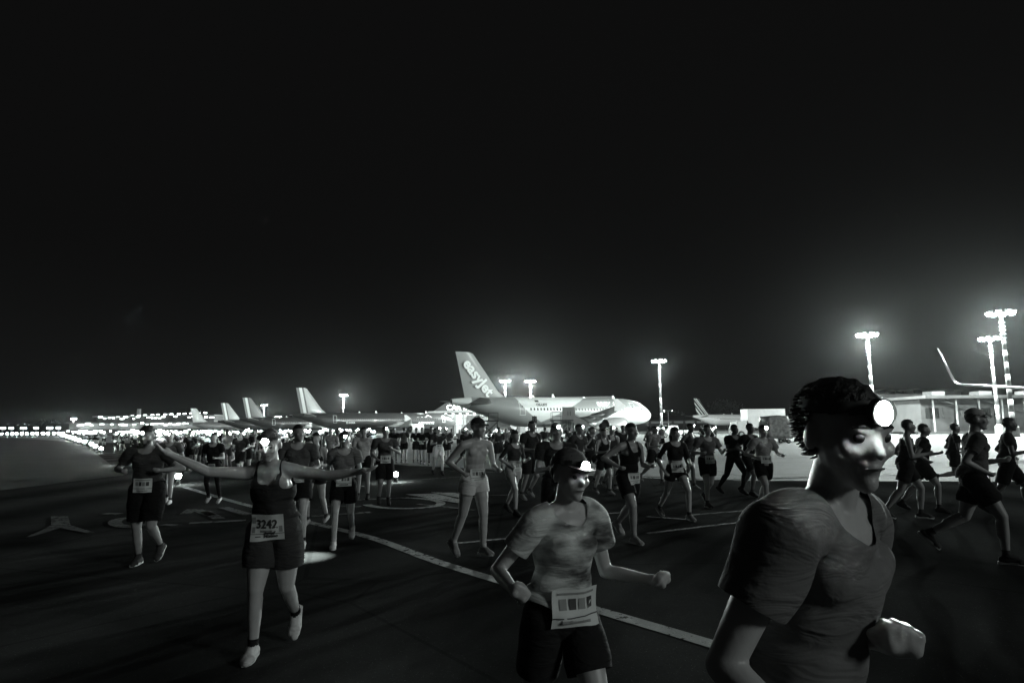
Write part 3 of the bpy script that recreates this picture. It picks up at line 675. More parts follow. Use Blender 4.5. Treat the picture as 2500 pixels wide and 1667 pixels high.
# far left terminal with tiers of lamps
c1 = bearing(168, 400, 1052); ft = empty('far_terminal', c1, R(-2)); tag(ft, 'long far terminal with tiers of bright lamps beyond the crowd', 'building')
LW = 74
lm = MB().box((0, 0, 0), (1.5, .3, .55)).mesh('lamp', mat('tier_lamp', .8, .4, emit=9, sample=False))
for i, (x0, x1, z) in enumerate(((0, LW, 0), (0, LW, 3.4), (14, LW, 6.6))):
    MB().box(((x0 + x1) / 2, 6, z + 1.4), (x1 - x0, 12, 2.8)).build('storey', M_DARKB if i != 1 else M_ROOF, ft)
    MB().box(((x0 + x1) / 2, 5, z + 3.1), (x1 - x0 + 2, 14, .5)).build('deck_edge', M_FAC, ft)
    x = x0 + 1.2
    while x < x1:
        if random.random() < .8:
            o = link('lamp', lm, ft); o.location = (x, -2.2, z + random.uniform(1.7, 2.8)); o.scale = (random.uniform(.5, 1.5), 1, random.uniform(.7, 1.3))
        x += random.uniform(1.6, 2.9)
for k in range(14):
    o = link('lamp', lm, ft); o.location = (26 + k * 3.4 + random.uniform(-.6, .6), -1, 9.6 + k * .10)
MB().box((33, 4, 11.4), (1.3, 1.3, 4)).build('stair_tower', M_ROOF, ft)
# long low grey hangar, right of centre
c2 = bearing(1585, 330, 1040); hg = empty('hangar', c2, R(0)); tag(hg, 'long dim grey hangar low on the horizon behind the slim mast', 'building')
MB().loft([[(x, 0, 0), (x, 0, 4.6), (x, 12, 7.2), (x, 24, 4.6), (x, 24, 0)] for x in (-14, 62)]).build('hall', M_DARKB, hg)
for k in range(12): MB().box((-8 + k * 5.6, -.04, 3.6), (4.4, .06, 1.0)).build('window', mat('dim_glazing', .2, .3, emit=.05, sample=False), hg)
# pale concourse at the right and dark office block behind it
c3 = bearing(2262, 118, 1030); cc = empty('concourse', c3, R(6)); tag(cc, 'pale lit concourse with ramps at the right edge behind runners', 'building')
M_FACD = mat('concourse_panel', .05, .7, noise=.25, nscale=.6); MB().box((22, 7, 2.9), (44, 12, 5.0)).build('wall', M_FACD, cc)
MB().box((22, 6, 5.6), (46, 15, .45)).build('roof', M_FACD, cc)
MB().box((22, .3, .2), (45, 2.2, .4)).build('kerb', M_FACD, cc)
for k in range(15): MB().box((1.8 + k * 2.9, .95, 3.2), (2.2, .1, 1.5)).build('window', M_DARKB if k % 3 else M_CARGL, cc)
for k in range(6): MB().bar((2 + k * 7, -.2, 5.2), (9 + k * 7, -.2, 3.5), .22).build('ramp_brace', M_GSED, cc)
for k in range(12): MB().tube([(1 + k * 3.8, -.4, 0), (1 + k * 3.8, -.4, 5.3)], .14, 8).build('column', M_GSEG, cc)
for k in range(5): MB().box((4 + k * 8, 3, 6.2), (2.2, 2, .8)).build('roof_unit', M_FACD, cc)
c4 = bearing(2132, 240, 1030); ob = empty('office_block', c4, R(3)); tag(ob, 'dim multi storey office block with ribbon floors behind the brightest mast', 'building')
MB().box((15, 8, 6), (30, 16, 11.6)).build('wall', M_DARKB, ob)
for k in range(4):
    MB().box((11, -.12, 3.6 + k * 2.3), (18, .2, 1.1)).build('floor_band', mat('floor_band_paint', .22, .6, noise=.2, nscale=.5), ob)
    for j in range(6): MB().box((3.6 + j * 3, -.06, 4.75 + k * 2.3), (2.6, .1, .9)).build('window', M_CARGL, ob)
MB().loft([[(x, y, 11.8 + (.9 * math.sin(x / 30 * 3 * math.pi) ** 2)) for x in (0, 2.5, 5, 7.5, 10, 15, 17.5, 20, 25, 30)] for y in (-1, 17)], closed=False, caps=False).build('wavy_roof', M_ROOF, ob)
# low service wall and kerb line on the apron
for (u0, u1, d, h, nm, lab) in ((1560, 2000, 150, .5, 'blast_kerb', 'low dark kerb wall across the pale apron under the striped fin jet'),):
    a, b_ = bearing(u0, d), bearing(u1, d); o = MB().bar(Vector((a.x, a.y, h / 2)), Vector((b_.x, b_.y, h / 2)), .4, h).build(nm, M_GSED if h < .6 else M_FAC); tag(o, lab, 'wall')
# ------------------------------------------------------------------ far trees
M_BARK = mat('bark', .05, .9); M_LEAF = mat('night_foliage', .05, .8)
def tree(label, u, dist, H, wd):
    p = bearing(u, dist, 1040); r = empty('tree', p); tag(r, label, 'tree', 'far dark trees')
    b = MB().tube([(0, 0, 0), (0, 0, H * .3), (.3, 0, H * .62)], [.5, .38, .15], 8)
    for k in range(5):
        a = k * 1.3; b.tube([(0, 0, H * (.28 + .06 * k)), (math.cos(a) * wd * .3, math.sin(a) * wd * .3, H * (.5 + .07 * k))], [.16, .06], 6)
    b.build('trunk', M_BARK, r)
    lv = MB(); rd = random.Random(int(u))
    for k in range(1700):
        while True:
            q = Vector((rd.uniform(-1, 1), rd.uniform(-1, 1), rd.uniform(-1, 1)))
            if q.length < 1 and q.length > .35 * rd.random(): break
        lump = 1 + .22 * math.sin(q.x * 5 + q.z * 4) * math.cos(q.y * 6)
        c = Vector((q.x * wd / 2 * lump, q.y * wd / 2 * lump, H * .63 + q.z * H * .36 * lump)); s2 = rd.uniform(.25, .6)
        a = Vector((rd.uniform(-1, 1), rd.uniform(-1, 1), rd.uniform(-1, 1))).normalized(); t = a.orthogonal().normalized(); q2 = a.cross(t)
        lv.poly([c + t * s2, c + q2 * s2 * .6, c - t * s2, c - q2 * s2 * .6])
    lv.build('crown', M_LEAF, r, fix=False)
tree('big dark rounded tree above the striped fin jet', 1772, 390, 17, 19)
tree('dark tree low on the horizon right of the slim mast', 1640, 400, 11, 17)
tree('dark tree at the horizon just past the rounded tree', 1830, 400, 10.5, 17)
tree('dark tree on the far left horizon between flood posts', 70, 560, 9, 14)
tree('dark tree on the far left horizon beside the lone mast', 112, 560, 11, 15)
# ------------------------------------------------------------------ people
SKIN = {'l': mat('skin_light', .46, .40, noise=.08, nscale=14, spec=.4, bump=.05, bscale=210), 'm': mat('skin_medium', .33, .40, noise=.08, nscale=14, spec=.4, bump=.05, bscale=210), 'd': mat('skin_dark', .15, .38, noise=.08, nscale=14, spec=.4, bump=.05, bscale=210)}
def cloth(g):
    nm = 'cloth_%03d' % int(g * 1000); new = nm not in MATS
    m = mat(nm, g, .85, noise=.12, nscale=6, spec=.08)
    if new: fold_bump(m)
    return m
def fold_bump(m):
    t = m.node_tree; c = t.nodes.new('ShaderNodeTexCoord'); mp = t.nodes.new('ShaderNodeMapping'); mp.inputs['Scale'].default_value = (3.0, 3.0, 9.0); mp.inputs['Rotation'].default_value = (.5, .6, .2)
    n1 = t.nodes.new('ShaderNodeTexNoise'); n1.inputs['Scale'].default_value = 1.5; n1.inputs['Detail'].default_value = 3; n1.inputs['Distortion'].default_value = 1.1
    n2 = t.nodes.new('ShaderNodeTexNoise'); n2.inputs['Scale'].default_value = 140; n2.inputs['Detail'].default_value = 2
    b1 = t.nodes.new('ShaderNodeBump'); b1.inputs['Strength'].default_value = .55; b1.inputs['Distance'].default_value = .045
    b2 = t.nodes.new('ShaderNodeBump'); b2.inputs['Strength'].default_value = .08; b2.inputs['Distance'].default_value = .01
    t.links.new(c.outputs['Object'], mp.inputs[0]); t.links.new(mp.outputs[0], n1.inputs['Vector']); t.links.new(c.outputs['Object'], n2.inputs['Vector'])
    t.links.new(n1.outputs[0], b1.inputs['Height']); t.links.new(n2.outputs[0], b2.inputs['Height']); t.links.new(b1.outputs[0], b2.inputs['Normal']); t.links.new(b2.outputs[0], t.nodes['Principled BSDF'].inputs['Normal'])
M_HAIRD = mat('dark_hair', .015, .55, noise=.4, nscale=30, bump=.8, bscale=60); M_HAIRL = mat('fair_hair', .16, .5, noise=.4, nscale=30, bump=.8, bscale=60)
M_BIB = mat('race_bib_paper', .72, .6); M_BIBP = mat('race_bib_print', .05, .6); M_BIBG = mat('race_bib_grey_print', .3, .6)
M_HLAMP = mat('headlamp_lens', .9, .3, emit=150, sample=False); M_HLAMPF = mat('far_headlamp_lens', .9, .3, emit=700, sample=False); M_LAMPB = mat('headlamp_housing', .012, .6); M_STRAP = mat('headlamp_strap', .04, .7); M_EYE = mat('eye_surface', .05, .2); M_SOLE = mat('shoe_sole', .6, .7)
M_CAMO = mat('patterned_shirt', .3, .8); _n = NT(M_CAMO)
_q = M_CAMO.node_tree.nodes.new('ShaderNodeTexNoise'); _q.inputs['Scale'].default_value = 5; _q.inputs['Detail'].default_value = 4; _vm = M_CAMO.node_tree.nodes.new('ShaderNodeMapping'); _vm.inputs['Scale'].default_value = (1.0, 1.0, 3.2); _vm.inputs['Rotation'].default_value = (0, .35, 0); M_CAMO.node_tree.links.new(_n.co, _vm.inputs['Vector']); M_CAMO.node_tree.links.new(_vm.outputs[0], _q.inputs['Vector'])
_mr = M_CAMO.node_tree.nodes.new('ShaderNodeMapRange'); _mr.inputs[1].default_value = .38; _mr.inputs[2].default_value = .62; _mr.inputs[3].default_value = .06; _mr.inputs[4].default_value = .62
M_CAMO.node_tree.links.new(_q.outputs[0], _mr.inputs[0]); _n.out(_n.add(_mr.outputs[0], 0.0)); fold_bump(M_CAMO)

def rotx(v, a):  # forward is -Y: positive a swings a down-pointing vector forward
    return Vector((v.x, v.y * math.cos(a) - v.z * math.sin(a) * -1, v.z * math.cos(a) - v.y * math.sin(a))) if False else Matrix.Rotation(-a, 3, 'X') @ v
class Rig:
    def __init__(s): s.b = []   # (part, p0, p1, r0, r1, squash matrix or None)
    def cap(s, part, p0, p1, r0, r1=None): s.b.append((part, Vector(p0), Vector(p1), r0, r0 if r1 is None else r1, None))
    def ell(s, part, c, r, M=None): s.b.append((part, Vector(c), Vector(c), r, None, M or Matrix.Identity(3)))

def make_rig(H, pose, female=False, hands=0, heavy=1.0):
    k = H / 1.75; g = Rig(); P = dict(pose)
    lean = P.get('lean', .1); twist = P.get('twist', 0.0); side_l = P.get('side', 0.0)
    hipw, shw = (.092, .172) if female else (.090, .196)
    T = Matrix.Rotation(twist, 3, 'Z') @ Matrix.Rotation(side_l, 3, 'Y') @ Matrix.Rotation(lean, 3, 'X')
    pel = Vector((0, 0, 0)); up = lambda x, y, z: T @ (Vector((x, y, z)) * k)
    J = {'pelvis': pel, 'waist': up(0, .005, .16), 'chest': up(0, .0, .34), 'neck': up(0, .012, .50), 'T': T, 'k': k, 'up': up}
    hv = heavy; lg = 1.0 if female else 1.12
    # torso
    g.ell('torso', (0, .012 * k, -.02 * k), (.150 * k * hv, .108 * k * hv, .115 * k)); g.ell('torso', up(0, .02, .03), (.150 * k * hv, .105 * k * hv, .12 * k), T)
    g.ell('torso', up(0, .005, .15), (.132 * k * hv, .094 * k * hv, .13 * k), T); g.ell('torso', up(0, .0, .28), (.150 * k * (hv + .5) / 1.5, .102 * k, .15 * k), T)
    g.ell('torso', up(0, .008, .39), (.150 * k, .098 * k, .10 * k), T)
    if female:
        for sx_ in (-1, 1): g.ell('torso', up(sx_ * .068, -.075, .315), (.06 * k, .038 * k, .055 * k), T)
    else:
        for sx_ in (-1, 1): g.ell('torso', up(sx_ * .075, -.058, .345), (.075 * k, .042 * k, .055 * k), T)
    for sx_ in (-1, 1):
        g.cap('torso', up(sx_ * .05, .012, .455), up(sx_ * (shw - .02), .01, .425), .056 * k, .056 * k)
        g.ell('torso', (sx_ * .072 * k, .055 * k, -.035 * k), (.075 * k * hv, .07 * k * hv, .085 * k))
    # head
    hd = P.get('head', (0, 0, 0))
    Hm = Matrix.Rotation(hd[0], 3, 'Z') @ Matrix.Rotation(hd[1], 3, 'X') @ Matrix.Rotation(hd[2], 3, 'Y') @ Matrix.Rotation(lean * .35, 3, 'X')
    hb = J['neck'] + T @ Vector((0, -.012, .028)) * k; hk = k * (.97 if female else 1.0)
    hc = hb + Hm @ Vector((0, -.018, .115)) * hk
    J['headc'] = hc; J['Hm'] = Hm; J['hk'] = hk
    hp = lambda x, y, z: hc + Hm @ (Vector((x, y, z)) * hk)
    J['hp'] = hp
    g.cap('neck', up(0, .012, .44), hb + Hm @ Vector((0, -.004, .06)) * hk, .058 * k, .052 * k)
    g.ell('head', hp(0, .018, .030), (.076 * hk, .096 * hk, .088 * hk), Hm); g.ell('head', hp(0, -.02, -.015), (.068 * hk, .078 * hk, .088 * hk), Hm)
    g.ell('head', hp(0, -.036, -.062), (.050 * hk, .050 * hk, .050 * hk), Hm); g.ell('head', hp(0, -.067, -.094), (.027 * hk, .025 * hk, .024 * hk), Hm)
    g.ell('head', hp(0, -.082, .022), (.052 * hk, .018 * hk, .014 * hk), Hm)
    g.cap('head', hp(0, -.088, .014), hp(0, -.108, -.028), .008 * hk, .0125 * hk)
    g.ell('head', hp(0, -.088, -.060), (.023 * hk, .011 * hk, .011 * hk), Hm)
    for sx_ in (-1, 1):
        g.ell('head', hp(sx_ * .079, .012, -.008), (.010 * hk, .022 * hk, .032 * hk), Hm); g.ell('head', hp(sx_ * .042, -.066, -.024), (.024 * hk, .022 * hk, .022 * hk), Hm)
    # legs
    for sd, sx_ in (('L', 1), ('R', -1)):
        a, kn, ank = P['leg' + sd][:3]; ab = P['leg' + sd][3] if len(P['leg' + sd]) > 3 else .03
        h = Vector((sx_ * hipw * k, .0, -.03 * k))
        ax = Matrix.Rotation(-sx_ * ab, 3, 'Y')
        td = ax @ (Matrix.Rotation(-a, 3, 'X') @ Vector((0, 0, -1))); sdv = ax @ (Matrix.Rotation(-(a - kn), 3, 'X') @ Vector((0, 0, -1)))
        kne = h + td * .425 * k; an = kne + sdv * .405 * k
        fd = ax @ (Matrix.Rotation(-(a - kn) - ank, 3, 'X') @ Vector((0, -1, 0))); fu = ax @ (Matrix.Rotation(-(a - kn) - ank, 3, 'X') @ Vector((0, 0, 1)))
        nv = fd.cross(fu)
        back = td.cross(Vector((1, 0, 0))).normalized(); back = back if back.y > 0 else -back
        sback = sdv.cross(Vector((1, 0, 0))).normalized(); sback = sback if (sback.dot(back) > 0) else -sback
        g.cap('thigh' + sd, h, h + td * .20 * k, .088 * k * lg * hv, .080 * k * lg * hv); g.cap('thigh' + sd, h + td * .2 * k, kne, .080 * k * lg * hv, .052 * k * lg)
        g.ell('thigh' + sd, kne - td * .012 * k - sback * .012 * k, (.046 * k, .05 * k, .052 * k))
        g.cap('shin' + sd, kne, kne + sdv * .20 * k, .050 * k * lg, .046 * k * lg); g.cap('shin' + sd, kne + sdv * .2 * k, an, .046 * k * lg, .034 * k)
        g.cap('shin' + sd, kne + sdv * .07 * k + sback * .018 * k, kne + sdv * .19 * k + sback * .02 * k, .046 * k * lg, .041 * k * lg)
        heel = an - fd * .035 * k - fu * .045 * k; ball = an + fd * .115 * k - fu * .058 * k; toe = an + fd * .175 * k - fu * .066 * k
        g.cap('foot' + sd, heel, ball, .036 * k, .034 * k); g.cap('foot' + sd, ball - nv * .014 * k, toe - nv * .008 * k, .031 * k, .021 * k); g.cap('foot' + sd, ball + nv * .016 * k, toe + nv * .016 * k - fd * .02 * k, .029 * k, .020 * k)
        g.cap('foot' + sd, an, an + fd * .09 * k - fu * .035 * k, .036 * k, .028 * k)
        J['hip' + sd] = h; J['knee' + sd] = kne; J['ankle' + sd] = an; J['toe' + sd] = toe; J['fd' + sd] = fd; J['fu' + sd] = fu; J['ball' + sd] = ball; J['heel' + sd] = heel
    # arms
    for sd, sx_ in (('L', 1), ('R', -1)):
        A = P['arm' + sd]; sh = up(sx_ * shw, .01, .418)
        if isinstance(A[0], (tuple, list, Vector)):
            ud, fd = Vector(A[0]).normalized(), Vector(A[1]).normalized()
        else:
            b_, el, ab = A[:3]; inw = A[3] if len(A) > 3 else .35
            ud = T @ Vector((sx_ * math.sin(ab), -math.sin(b_) * math.cos(ab), -math.cos(b_) * math.cos(ab)))
            fd = T @ Vector((-sx_ * inw * math.sin(min(el, 1.5)), -math.sin(b_ + el), -math.cos(b_ + el))).normalized()
        am = .9 if female else 1.0
        elb = sh + ud * .285 * k; wr = elb + fd * .245 * k
        g.cap('uarm' + sd, sh, sh + ud * .13 * k, .054 * k * am, .046 * k * am); g.cap('uarm' + sd, sh + ud * .13 * k, elb, .046 * k * am, .037 * k * am)
        g.cap('farm' + sd, elb, elb + fd * .09 * k, .038 * k * am, .039 * k * am); g.cap('farm' + sd, elb + fd * .09 * k, wr, .039 * k * am, .026 * k * am)
        # hand: palm, four fingers, thumb
        perp = ud.cross(fd)
        pn = perp.normalized() if perp.length > .05 else Vector((0, 0, 1)); pn2 = fd.cross(pn).normalized()
        if len(A) > 2 and isinstance(A[0], (tuple, list, Vector)) and A[2] == 'open': curl = (.15, .2, .15)
        else: curl = (1.45, 1.5, 1.0)
        # palm plane: across = pn, palm normal = pn2 (towards the elbow crease)
        if pn2.dot(-ud) < 0 and perp.length > .05: pn2 = -pn2
        pc = wr + fd * .05 * k
        g.cap('hand' + sd, wr + fd * .015 * k, pc + fd * .012 * k, .027 * k, .026 * k)
        for q in (-1, 1): g.cap('hand' + sd, wr + fd * .02 * k, pc + fd * .03 * k + pn * q * .024 * k, .020 * k, .020 * k)
        if hands:
            for i in range(4):
                o = wr + fd * .086 * k + pn * (.033 - .022 * i) * k; d = fd.copy(); ln = (.036, .040, .037, .029)[i] * k
                ang = 0
                for j in range(3):
                    ang += curl[j]; d = (fd * math.cos(ang) + pn2 * math.sin(ang)).normalized(); q2 = o + d * ln * (1, .75, .6)[j]
                    g.cap('hand' + sd, o, q2, (.0102, .0098, .0092)[j] * k, (.0098, .0092, .0082)[j] * k); o = q2
            o = wr + fd * .030 * k + pn * .030 * k; d = (fd * .75 + pn * .6 + pn2 * .35).normalized(); q2 = o + d * .042 * k
            g.cap('hand' + sd, o, q2, .0125 * k, .0105 * k); d = (fd * .9 + pn * (.1 if curl[0] < .5 else -.4) + pn2 * (.2 if curl[0] < .5 else .6)).normalized(); g.cap('hand' + sd, q2, q2 + d * .034 * k, .0105 * k, .0088 * k)
        else:
            g.cap('hand' + sd, pc + fd * .03 * k, pc + fd * .05 * k + pn2 * .02 * k, .03 * k, .025 * k); g.cap('hand' + sd, pc + pn * .02 * k, pc + pn * .03 * k + fd * .03 * k + pn2 * .02 * k, .013 * k, .011 * k)
        J['sh' + sd] = sh; J['elb' + sd] = elb; J['wr' + sd] = wr; J['ud' + sd] = ud; J['fad' + sd] = fd
    return g, J

_SPH = {}
def unit_sphere(n=14, m=9):
    if (n, m) not in _SPH:
        vs = [(0, 0, -1)]
        for i in range(1, m):
            a = math.pi * i / m
            for j in range(n): vs.append((math.sin(a) * math.cos(2 * math.pi * j / n), math.sin(a) * math.sin(2 * math.pi * j / n), -math.cos(a)))
        vs.append((0, 0, 1)); fs = []
        for j in range(n): fs.append((0, 1 + (j + 1) % n, 1 + j))
        for i in range(m - 2):
            for j in range(n):
                a, b = 1 + i * n + j, 1 + i * n + (j + 1) % n; fs += [(a, b, b + n), (a, b + n, a + n)]
        t = len(vs) - 1; o = 1 + (m - 2) * n
        for j in range(n): fs.append((t, o + j, o + (j + 1) % n))
        _SPH[(n, m)] = (np.array(vs), np.array(fs))
    return _SPH[(n, m)]
def rig_mesh(g):
    S, F = unit_sphere(); V = []; FF = []; o = 0
    for part, p0, p1, r0, r1, M in g.b:
        if r1 is None:
            A = np.array(M); q = (S * np.array(r0)) @ A.T + np.array(p0)
        else:
            d = p1 - p0
            if d.length < 1e-6: q = S * r0 + np.array(p0)
            else:
                A = np.array(d.to_track_quat('Z', 'Y').to_matrix()); q = S.copy(); top = S[:, 2] > 1e-6
                q = np.where(top[:, None], S * r1, S * r0) @ A.T + np.where(top[:, None], np.array(p1), np.array(p0))
        V.append(q); FF.append(F + o); o += len(q)
    return np.concatenate(V), np.concatenate(FF)
def np_mesh(name, V, F):
    me = bpy.data.meshes.new(name); me.vertices.add(len(V)); me.vertices.foreach_set('co', np.asarray(V, dtype=np.float32).ravel())
    if len(F) and not isinstance(F, np.ndarray):
        cnt = np.array([len(f) for f in F]); flat = np.array([i for f in F for i in f])
    else: cnt = np.full(len(F), F.shape[1]); flat = F.ravel()
    me.loops.add(len(flat)); me.loops.foreach_set('vertex_index', flat.astype(np.int32))
    me.polygons.add(len(cnt)); st = np.concatenate(([0], np.cumsum(cnt)[:-1])); me.polygons.foreach_set('loop_start', st.astype(np.int32))
    me.update(calc_edges=True); me.validate(); me.polygons.foreach_set('use_smooth', np.ones(len(me.polygons), dtype=bool)); me.update()
    return me
def remesh(V, F, vox, smooth=5):
    me = np_mesh('figure', V, F); o = bpy.data.objects.new('figure', me); COL.objects.link(o)
    r = o.modifiers.new('r', 'REMESH'); r.mode = 'VOXEL'; r.voxel_size = vox; r.adaptivity = 0
    s = o.modifiers.new('s', 'SMOOTH'); s.factor = .5; s.iterations = smooth
    dg = bpy.context.evaluated_depsgraph_get(); out = bpy.data.meshes.new_from_object(o.evaluated_get(dg))
    bpy.data.objects.remove(o); bpy.data.meshes.remove(me)
    n = len(out.vertices); V2 = np.empty(n * 3, np.float32); out.vertices.foreach_get('co', V2); V2 = V2.reshape(-1, 3).astype(float)
    N2 = np.empty(n * 3, np.float32); out.vertices.foreach_get('normal', N2); N2 = N2.reshape(-1, 3).astype(float)
    Q = np.empty(len(out.polygons) * 4, np.int32)
    try: out.polygons.foreach_get('vertices', Q); Q = Q.reshape(-1, 4)
    except Exception: Q = np.array([tuple(p.vertices) if len(p.vertices) == 4 else tuple(p.vertices) + (p.vertices[-1],) for p in out.polygons])
    bpy.data.meshes.remove(out)
    return V2, N2, Q
PARTS = ['torso', 'neck', 'head', 'thighL', 'thighR', 'shinL', 'shinR', 'footL', 'footR', 'uarmL', 'uarmR', 'farmL', 'farmR', 'handL', 'handR']
def classify(V, g):
    best = np.full(len(V), 1e9); pid = np.zeros(len(V), int)
    for part, p0, p1, r0, r1, M in g.b:
        if r1 is None:
            A = np.array(M); q = (V - np.array(p0)) @ A; rr = np.array(r0); dn = np.linalg.norm(q / rr, axis=1); d = (dn - 1) * rr.min()
        else:
            a = np.array(p0); ab = np.array(p1) - a; L2 = max(ab @ ab, 1e-9); t = np.clip((V - a) @ ab / L2, 0, 1)
            d = np.linalg.norm(V - a - t[:, None] * ab, axis=1) - (r0 + (r1 - r0) * t)
        i = PARTS.index(part); w_ = d < best; best[w_] = d[w_]; pid[w_] = i
    return pid
def par(V, a, b):
    a = np.array(a); ab = np.array(b) - a; return (V - a) @ ab / (ab @ ab)
def extract(V, N, Q, keep, off, snap=None, sm=0, nz=None):
    fk = keep[Q].all(axis=1); q = Q[fk]
    if not len(q): return None
    used = np.unique(q); mp = np.full(len(V), -1); mp[used] = np.arange(len(used)); q = mp[q]
    W = V[used] + N[used] * (off[used] if isinstance(off, np.ndarray) else off)[:, None] if isinstance(off, np.ndarray) else V[used] + N[used] * off
    for _ in range(sm):
        acc = np.zeros_like(W); cn = np.zeros(len(W))
        for i in range(4):
            a_, b_ = q[:, i], q[:, (i + 1) % 4]; np.add.at(acc, a_, W[b_]); np.add.at(cn, a_, 1); np.add.at(acc, b_, W[a_]); np.add.at(cn, b_, 1)
        W = W * .5 + acc / cn[:, None] * .5
    if nz is not None: W = W + N[used] * nz[used][:, None]
    if snap is not None:
        e = np.concatenate([np.sort(q[:, [i, (i + 1) % 4]], axis=1) for i in range(4)]); ue, c = np.unique(e, axis=0, return_counts=True); bv = np.unique(ue[c == 1])
        sel = used[bv]; W[bv] += snap(sel)
        be = ue[c == 1]
        for _ in range(4):
            acc = np.zeros_like(W); cn = np.zeros(len(W)); np.add.at(acc, be[:, 0], W[be[:, 1]]); np.add.at(acc, be[:, 1], W[be[:, 0]]); np.add.at(cn, be[:, 0], 1); np.add.at(cn, be[:, 1], 1)
            W[bv] = W[bv] * .5 + acc[bv] / np.maximum(cn[bv], 1)[:, None] * .5
    return W, q
def is_p(pid, *names): return np.isin(pid, [PARTS.index(x) for x in names])
def wr_noise(V, s=1.0):
    x, y, z = V[:, 0] * s, V[:, 1] * s, V[:, 2] * s
    return np.sin(21 * z + 9 * x + 4 * np.sin(13 * x + 5 * y)) * .5 + np.sin(33 * x - 17 * z + 3 * np.sin(19 * z)) * .3 + np.sin(47 * y + 25 * z + 11 * x) * .2

def run_pose(ph, stride=1.0, lean=.12, arms=True):
    """running gait at phase ph (radians)"""
    def leg(p):
        s, c = math.sin(p), math.cos(p)
        hip = (.12 + .55 * s) * stride; knee = (.35 + (.95 * max(0, math.cos(p)) ** 1.3) + .25 * max(0, s)) * stride
        if s < 0 and c < 0: knee = .25 + .12 * stride
        flat = knee - hip
        ank = (flat if s > -.35 else flat - .45 * stride) if c < .15 else flat * .3
        return (hip, knee, ank, .02)
    q = ph + math.pi
    aL = -.15 - .5 * math.sin(ph) * stride; aR = -.15 - .5 * math.sin(q) * stride
    return dict(legL=leg(ph), legR=leg(q), armL=(aL, 1.65, .22, .45), armR=(aR, 1.65, .22, .45), lean=lean, twist=-.12 * math.sin(ph) * stride)

